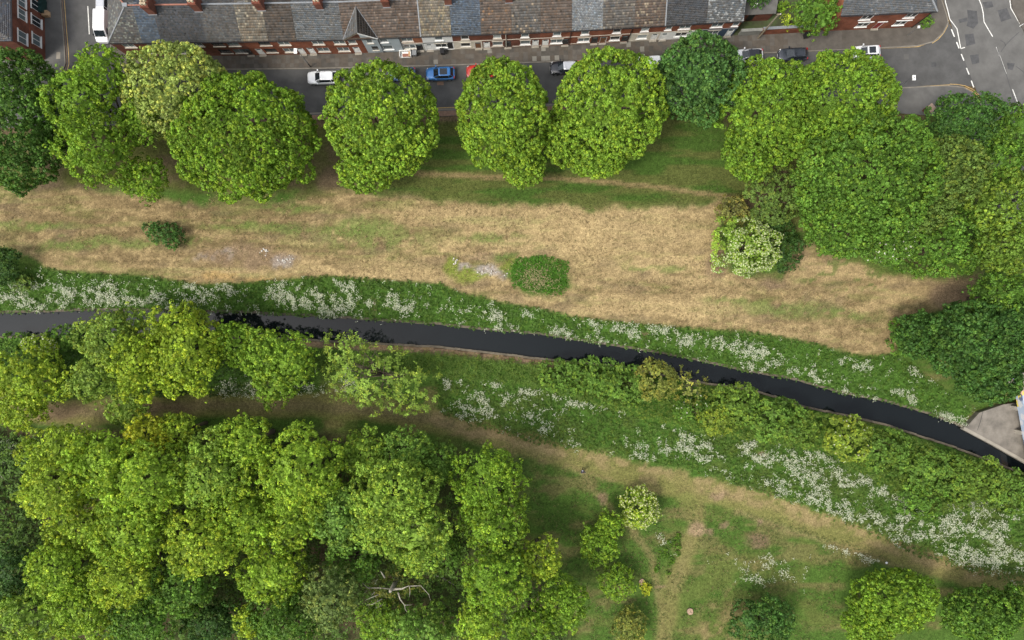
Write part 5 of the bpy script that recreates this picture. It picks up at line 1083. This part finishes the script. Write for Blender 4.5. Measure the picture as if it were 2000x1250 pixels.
# ------------------------------------------------------------------ vehicles
PAINT = {'blue': paint('blue_paint', (.03,.17,.45)), 'steel': paint('steel_blue_paint', (.10,.17,.32)), 'red': paint('red_paint', (.42,.03,.02), .1), 'white': paint('white_car_paint', (.72,.73,.74), 0), 'black': paint('black_car_paint', (.012,.013,.018)), 'dark': paint('dark_car_paint', (.03,.035,.045)), 'silver': paint('silver_paint', (.5,.51,.53), .5)}
def loft(secs, n_half):
    """secs: list of lists of (x,y,z) rings with equal count"""
    b = MB(); k = len(secs[0])
    for s in secs: b.v += s
    for i in range(len(secs)-1):
        for j in range(k):
            j2 = (j+1) % k; b.f.append((i*k+j, i*k+j2, (i+1)*k+j2, (i+1)*k+j))
    b.f.append(tuple(range(k))[::-1]); b.f.append(tuple((len(secs)-1)*k+j for j in range(k))); return b
CAR = {}
def car(label, px, py, colour, yaw, L=4.05, Wd=1.74, roof_c=None, hh=1.48, pano=False, z=0.0):
    x, y = P(px, py, .8); e = empty('parked_car', (x, y, z), yaw); tag(e, label, 'car', 'cars parked along the street')
    s = L/4.05; w = Wd/2; secs = []
    #          x     halfw  bottom shoulder  crown
    for X_, hw, zb, zs, cz in [(2.02,.62,.42,.56,.02),(1.98,.76,.30,.66,.03),(1.80,.90,.24,.78,.04),(1.40,.97,.22,.86,.05),(1.0,1.0,.20,.93,.05),(.6,1.0,.20,.96,.04),(-.4,1.0,.20,.97,.03),(-1.2,1.0,.2,.98,.03),(-1.7,.97,.22,.97,.03),(-1.92,.88,.28,.93,.03),(-2.0,.76,.34,.8,.02),(-2.02,.62,.42,.6,.01)]:
        h = hw*w; X_ *= s
        ring = [(X_,h*.88,zb),(X_,h,zb+.13),(X_,h,zs-.14),(X_,h*.95,zs-.03),(X_,h*.8,zs+cz*.5),(X_,h*.35,zs+cz),(X_,-h*.35,zs+cz),(X_,-h*.8,zs+cz*.5),(X_,-h*.95,zs-.03),(X_,-h,zs-.14),(X_,-h,zb+.13),(X_,-h*.88,zb)]
        secs.append(ring)
    body = loft(secs, 6).build('body', PAINT[colour], e, smooth=True)
    # glasshouse: glass band, roof panel and pillars
    base = [(.98*s,.66*w,.95),(.62*s,.90*w,.95),(-1.25*s,.90*w,.96),(-1.82*s,.74*w,.96)]; top = [(.22*s,.56*w,hh-.05),(.05*s,.66*w,hh-.05),(-1.15*s,.66*w,hh-.06),(-1.45*s,.58*w,hh-.09)]
    b0 = base+[(x_,-y_,z_) for x_, y_, z_ in base[::-1]]; t0 = top+[(x_,-y_,z_) for x_, y_, z_ in top[::-1]]
    g = MB(); g.v = b0+t0
    for j in range(8): g.f.append((j, 8+j, 8+(j+1) % 8, (j+1) % 8))
    g.build('windows', M['glass_dark'], e)
    tp = MB(); inset = [(x_*.99, y_*1.02, hh-.05) for x_, y_, z_ in t0]; up_ = [(-.55*s+(x_+.55*s)*.8, y_*.8, hh) for x_, y_, z_ in t0]
    tp.v = inset+up_
    for j in range(8): tp.f.append((j, (j+1) % 8, 8+(j+1) % 8, 8+j))
    tp.f.append(tuple(range(8,16))); tp.f = [f[::-1] for f in tp.f]
    roof = tp.build('roof', PAINT[roof_c or colour], e, smooth=False)
    if pano: MB().box(-1.0*s,-.5*w,hh+.004,.0,.5*w,hh+.016).build('sunroof', M['glass_dark'], roof)
    for sg in (1,-1):
        for a, c in ((base[0],top[0]),(base[1],top[1]),(base[2],top[2]),(base[3],top[3])):
            if a is base[1]: continue
            MB().tube([(a[0],a[1]*sg,a[2]),(c[0],c[1]*sg,c[2])],[.05,.04],5).build('pillar', PAINT[colour], e)
        MB().tube([(-.35*s,.905*w*sg,.95),(-.4*s,.67*w*sg,hh-.06)],[.035,.03],5).build('pillar', M['black'], e)
        m_ = MB(); m_.box(.52*s,min(sg*w*.93,sg*(w+.17)),.96,.66*s,max(sg*w*.93,sg*(w+.17)),1.1); m_.build('wing_mirror', PAINT[colour], e)
        hl = MB(); hl.quad((1.99*s,sg*.4*w,.62),(1.82*s,sg*.86*w,.70),(1.62*s,sg*.90*w,.835),(1.80*s,sg*.52*w,.835)); hl.v = [(a+.02,c*1.02,d+.03) for a,c,d in hl.v]; hl.build('headlight', M['lens'], e)
        tl = MB(); tl.box(-1.99*s,min(sg*.58*w,sg*.9*w),.78,-1.80*s,max(sg*.58*w,sg*.9*w),.955); tl.build('taillight', M['tail'], e)
        for X_ in (1.28*s,-1.22*s):
            r_ = .31; wh = MB(); k = 14
            for yy in (sg*(w-.2), sg*(w+.005)):
                for j in range(k): t = 6.2832*j/k; wh.v.append((X_+r_*math.cos(t), yy, .31+r_*math.sin(t)))
            for j in range(k): wh.f.append((j,(j+1) % k,k+(j+1) % k,k+j))
            wh.f.append(tuple(range(k))); wh.f.append(tuple(range(k,2*k)))
            wo_ = wh.build('wheel', M['rubber'], e)
            ri = MB(); ri.v = [(X_+.2*math.cos(6.2832*j/k), sg*(w+.012), .31+.2*math.sin(6.2832*j/k)) for j in range(k)]; ri.f = [tuple(range(k))]; ri.build('rim', M['grey_metal'], wo_)
    MB().box(2.0*s,-.26,.42,2.03*s,.26,.53).build('number_plate', M['white'], e); MB().box(-2.04*s,-.26,.52,-2.015*s,.26,.63).build('number_plate', M['yellow_line'], e)
    return e
YW = math.pi
slope = lambda px: math.atan2(inter(UK, (px-1000)/14+2)-inter(UK, (px-1000)/14-2), 4)
car('white car with dark windscreen beneath the street lamp', 630, 151, 'white', YW+slope(630), L=4.3)
car('steel blue car half covered by the tree below the gabled house', 784, 144, 'steel', YW+slope(784), L=3.9)
car('bright blue hatchback with glass roof on the open street', 860, 143, 'blue', YW+slope(860), pano=True)
car('red car with its rear under the egg-shaped tree', 938, 139, 'red', YW+slope(938), L=3.9)
car('black car with pale bonnet nosing out between two round trees', 1103, 131, 'black', YW+slope(1103), roof_c='silver')
car('white car glimpsed left of the dark blue-green tree', 1266, 122, 'white', YW+slope(1266), L=4.2, hh=1.7)
car('black and white car almost hidden right of the dark blue-green tree', 1462, 108, 'white', YW+slope(1462), roof_c='black')
car('dark car parked beside the garden wall under the leaves', 1549, 106, 'dark', YW+slope(1549))
car('white car with sunroof nearest the road junction', 1693, 101, 'white', YW+slope(1693), L=3.75, pano=True)
car('silver car at the top of the side street', 200, 0, 'silver', R(90), L=4.1)
# white van on the side street
x, y = P(198, 51, 1.2); e = empty('van', (x, y, 0), R(-91)); tag(e, 'white panel van with ribbed roof parked on the side street', 'van')
secs = []
for X_, hw, zb, zt in [(2.1,.7,.45,.9),(2.02,.86,.3,1.05),(1.55,.95,.28,1.25),(.75,.97,.26,1.86),(.4,.98,.26,1.96),(-1.9,.98,.26,1.98),(-2.05,.95,.3,1.95),(-2.1,.9,.4,1.85)]:
    h = hw*.95; wt = h*(.86 if zt > 1.5 else .92); secs.append([(X_,h*.9,zb),(X_,h,zb+.15),(X_,h,min(1.05,zt-.08)),(X_,wt,zt-.06),(X_,wt*.9,zt),(X_,-wt*.9,zt),(X_,-wt,zt-.06),(X_,-h,min(1.05,zt-.08)),(X_,-h,zb+.15),(X_,-h*.9,zb)])
loft(secs,5).build('body', PAINT['white'], e, smooth=False)
MB().quad((1.50,-.72,1.30),(1.50,.72,1.30),(.83,.68,1.83),(.83,-.68,1.83)).build('windscreen', M['glass_dark'], e, (.03,0,.03))
for i in range(5): MB().box(-1.75,-.55+i*.27-.03,1.978,.25,-.55+i*.27+.03,2.0).build('roof_rib', PAINT['white'], e)
for sg in (1,-1):
    MB().box(.35,min(sg*.90,sg*.935),1.1,1.2,max(sg*.90,sg*.935),1.5).build('side_window', M['glass_dark'], e); MB().box(1.15,min(sg*.95,sg*1.15),1.1,1.3,max(sg*.95,sg*1.15),1.35).build('wing_mirror', M['black'], e)
    for X_ in (1.35,-1.3):
        k = 14; wh = MB()
        for yy in (sg*.72, sg*.94):
            for j in range(k): t = 6.2832*j/k; wh.v.append((X_+.33*math.cos(t), yy, .33+.33*math.sin(t)))
        for j in range(k): wh.f.append((j,(j+1) % k,k+(j+1) % k,k+j))
        wh.f.append(tuple(range(k))); wh.f.append(tuple(range(k,2*k))); wh.build('wheel', M['rubber'], e)

# ------------------------------------------------------------------ street furniture
def lamp(label, bx, by, hx, hy, h=6.0):
    x, y = P(bx, by); x2, y2 = P(hx, hy, h); e = empty('street_lamp', (x, y, .12)); tag(e, label, 'street lamp', 'street lamps')
    b = MB(); b.tube([(0,0,0),(0,0,1.1)],[.085,.085],8); b.build('base', M['black'], e)
    b = MB(); b.tube([(0,0,1.1),(0,0,h-.25)],[.055,.04],8); b.build('column', M['grey_metal'], e)
    dx, dy = x2-x, y2-y; l = math.hypot(dx, dy) or 1
    b = MB(); b.tube([(0,0,h-.3),(dx*.3,dy*.3,h-.08),(dx*.7,dy*.7,h-.02)],[.035,.03,.03],6); b.build('arm', M['grey_metal'], e)
    b = MB(); b.prism([(dx-.2,dy-.33),(dx+.2,dy-.33),(dx+.2,dy+.33),(dx-.2,dy+.33)], h-.06, h+.06); b.build('lantern', M['white'], e)
    MB().box(dx-.05,dy-.05,h+.062,dx+.05,dy+.05,h+.11).build('light_sensor', M['black'], e)
    return e
lamp('street lamp with white head standing behind the white car under the slates', 607, 131, 577.5, 100.5)
lamp('street lamp with white head over the street near the junction', 1737, 180, 1784, 152.5)
x, y = P(1480,75); e = empty('telegraph_pole', (x, y, .12)); tag(e, 'leaning-looking wooden telegraph pole by the garden wall', 'pole')
MB().tube([(0,0,-.1),(0,0,7.4)],[.14,.1],9).build('shaft', M['wood'], e); MB().box(-.25,-.06,7.3,.25,.06,7.42).build('crossbar', M['wood'], e); MB().lathe([(.05,7.42),(.06,7.5),(.02,7.55)],8,(.2,0,0)).build('insulator', M['white'], e)
x, y = P(1772,69); e = empty('lamp_post', (x, y, .12)); tag(e, 'slim post with a small white lamp on the corner pavement', 'lamp post')
MB().tube([(0,0,0),(0,0,2.5)],[.035,.03],7).build('shaft', M['grey_metal'], e); MB().box(-.14,-.14,2.45,.14,.16,2.65).build('lamp_head', M['white'], e)
x, y = P(1990,52); e = empty('signal_post', (x, y, .12)); tag(e, 'slim crossing post with amber globe by the far pavement', 'crossing post')
MB().tube([(0,0,0),(0,0,2.2)],[.05,.05],7).build('shaft', M['white'], e); MB().lathe([(.02,2.2),(.15,2.3),(.17,2.4),(.12,2.52),(.02,2.56)],10).build('globe', M['yellow_line'], e)
def bin_(label, px, py, body, lid, rz=0.0, s=1.0, z=.12):
    x, y = P(px, py, .5); e = empty('wheelie_bin', (x, y, z), rz); tag(e, label, 'bin', 'wheelie bins on the pavements')
    b = MB(); s_ = s
    lo = [(-.22,-.25),(.22,-.25),(.22,.25),(-.22,.25)]; hi = [(-.28,-.33),(.28,-.33),(.28,.33),(-.28,.33)]
    b.v = [(x_*s,y_*s,.06) for x_, y_ in lo]+[(x_*s,y_*s,.95*s) for x_, y_ in hi]; b.f = [(0,1,5,4),(1,2,6,5),(2,3,7,6),(3,0,4,7),(3,2,1,0),(4,5,6,7)]
    b.build('bin_body', M[body], e); b = MB(); b.box(-.3*s,-.37*s,.955*s,.3*s,.35*s,1.03*s); b.build('lid', M[lid], e)
    MB().tube([(-.26*s,.38*s,.93*s),(.26*s,.38*s,.93*s)],[.025,.025],6).build('handle', M['rubber'], e)
    for sg in (-1,1): MB().tube([(sg*.2*s,.27*s,.1),(sg*.27*s,.27*s,.1)],[.1,.1],10).build('wheel', M['rubber'], e)
    return e
bin_('black wheelie bin in front of the white painted house', 864.5, 102, 'black', 'black', 0.0)
bin_('grey wheelie bin beside the bulky box at the pale grey house front', 810, 105.5, 'grey_metal', 'grey_metal', 0.0)
bin_('black wheelie bin at the foot of the garden wall', 1574, 70.5, 'black', 'black', .1)
x, y = P(794, 106, .3); e = empty('discarded_cabinet', (x, y, .12), .04); tag(e, 'white and tan bulky box with a red cushion, left on the pavement', 'cabinet')
b = MB(); b.box(-.95,-.42,0,-.88,.42,.6); b.box(.58,-.42,0,.65,.42,.6); b.box(-.88,.3,0,.58,.42,.75); b.box(-.88,-.42,.0,.58,.3,.16); b.build('frame', M['white'], e); MB().box(-.55,-.36,.165,.3,.05,.32).build('cushion', M['terracotta'], e); MB().box(.3,-.4,.165,.56,.28,.5).build('side_panel', M['tan'], e)
x, y = P(79, 12, .8); e = empty('waste_container', (x, y, .12), R(90)); tag(e, 'large dark green waste container against the tall brick building', 'container')
b = MB(); b.v = [(-.95,-.5,.15),(.95,-.5,.15),(.95,.5,.15),(-.95,.5,.15),(-1.05,-.62,1.2),(1.05,-.62,1.2),(1.05,.62,1.2),(-1.05,.62,1.2)]; b.f = [(3,2,1,0),(0,1,5,4),(1,2,6,5),(2,3,7,6),(3,0,4,7),(4,5,6,7)]; b.build('tub', M['darkgreen'], e)
for u in (-.53,.53): MB().prism([(u-.5,-.65),(u+.5,-.65),(u+.5,.64),(u-.5,.64)],1.205,1.29).build('lid', M['darkgreen'], e)
for u in (-.8,.8):
    for v in (-.4,.4): MB().lathe([(.05,0),(.08,.05),(.08,.15)],8,(u,v,0)).build('castor', M['rubber'], e)
x, y = P(89.5, 27, .5); e = empty('cardboard_box', (x, y, .12), .05); tag(e, 'tan cardboard box with open flaps beside the dark green container', 'box')
b = MB(); b.box(-.4,-.35,0,.4,.35,.72); b.build('box_body', M['tan'], e)
for sg in (-1,1): MB().quad((-.4,sg*.35,.725),(.4,sg*.35,.725),(.38,sg*.02,.77),(-.38,sg*.02,.77)).build('flap', M['tan'], e)
x, y = P(1813, 214, .6); e = empty('stone_pier', (x, y, .1), R(40)); tag(e, 'squat brown stone pier with pitched cap beside the park pavement', 'pier')
MB().box(-.42,-.42,0,.42,.42,1.25).build('pier_body', M['brick_dark'], e); b = MB(); b.v = [(-.5,-.5,1.25),(.5,-.5,1.25),(.5,.5,1.25),(-.5,.5,1.25),(0,0,1.6)]; b.f = [(3,2,1,0),(0,1,4),(1,2,4),(2,3,4),(3,0,4)]; b.build('cap', M['hut'], e)

# ------------------------------------------------------------------ concrete apron and painted bridge at the right edge
AP = [(1884,838),(1913,806),(1960,790),(2040,780),(2040,922),(2000,900),(1940,867)]
ap = sheet('concrete_apron', ccw(W_(AP, -.3)), -.3, M['concrete'], z0=-1.9)
ribbon('apron_edge', W_([(1882,836),(1940,867),(2000,901),(2060,934)], -.3), .42, -1.9, -.22, M['concrete_pale'], ap)
ribbon('joint', W_([(1920,803),(1914,826),(1909,840)], -.3), .06, None, -.296, M['black'], ap)
x, y = P(1972,770,0); e = empty('road_bridge', (x, y, -.3), math.atan2(-(872-770), (1990-1972))); tag(e, 'road bridge with graffiti-covered side at the right edge', 'bridge')
# local u runs along the face (down the picture), +v away from the camera
Lb = 9.5
b = MB(); b.box(-3,.0,1.35,Lb+6,.35,2.6); b.build('side_beam', M['graffiti'], e)
b = MB(); b.box(-3,.36,1.9,Lb+6,11,2.25); b.build('deck', M['concrete'], e)
for u in (-1.8, 1.9, 5.3): MB().box(u-.28,-.04,0,u+.28,.8,1.348).build('pier', M['concrete_pale'], e)
MB().box(-3,3.5,-1.4,Lb+6,3.8,1.898).build('rear_wall', M['concrete'], e)

# ------------------------------------------------------------------ small things in the park
def stump(label, px, py, r):
    x, y = P(px, py); e = empty('tree_stump', (x, y, 0)); tag(e, label, 'stump', 'pale tree stumps in the meadow'); rr = random.Random(px)
    n = 18; ring = [(r*(1+rr.uniform(-.1,.1))*math.cos(6.2832*i/n), r*(1+rr.uniform(-.1,.1))*math.sin(6.2832*i/n)) for i in range(n)]
    b = MB(); b.prism([(a*1.06,c*1.06) for a, c in ring], -.05, .16); b.build('bark', M['bark'], e); MB().prism(ring, .161, .2).build('cut_face', M['stump'], e)
    b = MB(); b.quad((-.3*r,.62*r,.204),(-.22*r,.62*r,.204),(.18*r,-.1*r,.204),(.08*r,-.1*r,.204)); b.quad((.08*r,-.1*r,.204),(.18*r,-.1*r,.204),(.5*r,-.55*r,.204),(.45*r,-.6*r,.204)); b.build('crack', M['black'], e)
stump('pale cracked stump beside the orange-tinged fern, left of the thin track', 1254, 1136, .42)
stump('pale cracked stump alone in the bottom meadow right of the track', 1347.5, 1193.5, .44)
sh('rusty orange fern below the pale cracked stump', [(1262,1148,7,11)], .6, 'haw', 'gold', name='fern', cat='fern')
r = random.Random(8); rub = MB()
for i in range(60):
    px, py = (517+r.gauss(0,5), 489+r.gauss(0,4)) if i < 10 else (556+r.gauss(0,9), 508+r.gauss(0,5)) if i < 30 else (955+r.gauss(0,14), 532+r.gauss(0,4)) if i < 50 else (890+r.gauss(0,2), 510+r.gauss(0,3))
    x, y = P(px, py); s = r.uniform(.05,.13)*(1.7 if i < 4 else 1); z = .04
    rub.lathe([(s*.7,z-.06),(s,z),(s*.8,z+s*.6),(s*.3,z+s*.8)],6,(x,y,0))
tag(rub.build('rubble', M['rubble']), 'scattered pale rubble on the bare patches of the dry field', 'rubble', kind='stuff')
x, y = P(149, 642, -.8); e = empty('water_bird', (x, y, WATER_Z), R(35)); tag(e, 'small white bird floating on the river at left', 'bird')
b = MB(); b.tube([(-.26,0,.1),(-.18,0,.09),(-.05,0,.08),(.1,0,.08),(.18,0,.1)],[.02,.08,.12,.1,.03],10); b.tube([(.13,0,.1),(.2,0,.2),(.22,0,.27),(.27,0,.27)],[.05,.035,.045,.02],8); b.build('body', M['white'], e, smooth=True)
for sg in (-1,1): b = MB(); b.tube([(.08,sg*.09,.13),(-.08,sg*.1,.15),(-.27,sg*.04,.13)],[.03,.05,.01],8); b.build('wing', M['silver'] if 'silver' in M else M['lead'], e, smooth=True)
b = MB(); b.tube([(.26,0,.27),(.32,0,.262)],[.018,.006],6); b.build('beak', M['yellow_line'], e)
x, y = P(1731, 1099); e = MB(); r = random.Random(2)
for i in range(5): a = 6.28*i/5; e.quad((0,0,.16),(.16*math.cos(a),.14*math.sin(a),.05+r.uniform(0,.08)),(.2*math.cos(a+.6),.17*math.sin(a+.6),.03),(.13*math.cos(a+1.25),.15*math.sin(a+1.25),.06))
tag(e.build('litter', M['white'], None, (x,y,.02)), 'scrap of white litter beside the mown path at lower right', 'litter')

# the stroller: one skinned body with clothes as children
x, y = P(1137, 918); e = empty('person', (x, y, .03), R(200)); tag(e, 'person in dark hooded top and trousers walking off the mown path', 'person')
def skin(name, verts, edges, rad, m, parent, root=0, sub=2):
    me = bpy.data.meshes.new(name); me.from_pydata(verts, edges, []); o = link(name, me, m, parent)
    sk = o.modifiers.new('skin', 'SKIN'); sk.use_smooth_shade = True; sub_ = o.modifiers.new('sub', 'SUBSURF'); sub_.levels = sub; sub_.render_levels = sub
    for i, v_ in enumerate(me.skin_vertices[0].data): v_.radius = rad[i]; v_.use_root = (i == root)
    return o
# +y is the walking direction of the figure
bv = [(0,0,.95),(0,.01,1.12),(0,.01,1.36),(0,.02,1.50),(0,.03,1.58),(0,.05,1.68),(0,.04,1.76),   # pelvis..head 0-6
      (.2,.0,1.42),(.25,-.1,1.15),(.24,.05,.92),(-.2,.0,1.42),(-.25,.12,1.16),(-.22,.3,.98),     # arms 7-12
      (.1,.0,.9),(.11,.2,.5),(.11,.22,.09),(.11,.36,.05),(-.1,.0,.9),(-.11,-.06,.5),(-.11,-.32,.13),(-.11,-.22,.05)]  # legs 13-20
be = [(0,1),(1,2),(2,3),(3,4),(4,5),(5,6),(2,7),(7,8),(8,9),(2,10),(10,11),(11,12),(0,13),(13,14),(14,15),(15,16),(0,17),(17,18),(18,19),(19,20)]
brd = [(.15,.11),(.13,.1),(.17,.11),(.06,.06),(.065,.07),(.09,.105),(.075,.09),(.06,.06),(.045,.045),(.033,.033),(.06,.06),(.045,.045),(.033,.033),(.09,.09),(.06,.06),(.045,.045),(.04,.03),(.09,.09),(.06,.06),(.045,.045),(.04,.03)]
skin('body', bv, be, brd, M['skin'], e)
skin('jacket', [(0,0,.86),(0,.0,1.1),(0,.0,1.36),(0,-.02,1.52),(.21,0,1.43),(.26,-.1,1.15),(.25,.03,.96),(-.21,0,1.43),(-.26,.12,1.16),(-.23,.28,1.0)], [(0,1),(1,2),(2,3),(2,4),(4,5),(5,6),(2,7),(7,8),(8,9)], [(.2,.15),(.18,.14),(.21,.15),(.1,.1),(.085,.085),(.07,.07),(.055,.055),(.085,.085),(.07,.07),(.055,.055)], mat('dark_jacket', (.045,.047,.065), .8, .15, 8), e)
skin('trousers', [(0,0,.93),(.1,0,.86),(.11,.2,.5),(.11,.22,.12),(-.1,0,.86),(-.11,-.06,.5),(-.11,-.31,.15)], [(0,1),(1,2),(2,3),(0,4),(4,5),(5,6)], [(.16,.12),(.11,.11),(.08,.08),(.065,.065),(.11,.11),(.08,.08),(.065,.065)], M['black'], e)
skin('hair', [(0,-.02,1.62),(0,.0,1.72),(0,.03,1.79)], [(0,1),(1,2)], [(.08,.07),(.1,.1),(.075,.085)], mat('dark_hair', (.02,.014,.01), .6, .2, 9), e)
skin('backpack', [(0,-.17,1.08),(0,-.2,1.25),(0,-.16,1.4)], [(0,1),(1,2)], [(.12,.07),(.14,.09),(.1,.06)], mat('pale_bag', (.42,.42,.46), .7, .15, 8), e)
def hand(parent, wrist, d, sgn):
    wr = np.array(wrist); d = np.array(d)/np.linalg.norm(d); s = np.array((0,1,0)) if abs(d[1]) < .8 else np.array((0,0,1)); V = [tuple(wr), tuple(wr+d*.05)]; E = [(0,1)]; Rd = [(.026,.02),(.032,.018)]
    for i, ln in enumerate((.075,.085,.08,.062)):
        o = (i-1.5)*.019; a = len(V); V += [tuple(wr+d*.08+s*o), tuple(wr+d*(.08+ln*.5)+s*o), tuple(wr+d*(.075+ln*.85)+s*o+np.array((-sgn*.02,0,0)))]; E += [(1,a),(a,a+1),(a+1,a+2)]; Rd += [(.009,.009)]*3
    a = len(V); V += [tuple(wr+d*.05+s*.045), tuple(wr+d*.09+s*.06)]; E += [(1,a),(a,a+1)]; Rd += [(.01,.01),(.009,.009)]
    return skin('hand', V, E, Rd, M['skin'], parent, 0, 1)
hand(e, (.24,.05,.92), (0,.25,-1), 1); hand(e, (-.22,.3,.98), (0,.6,-.8), -1)
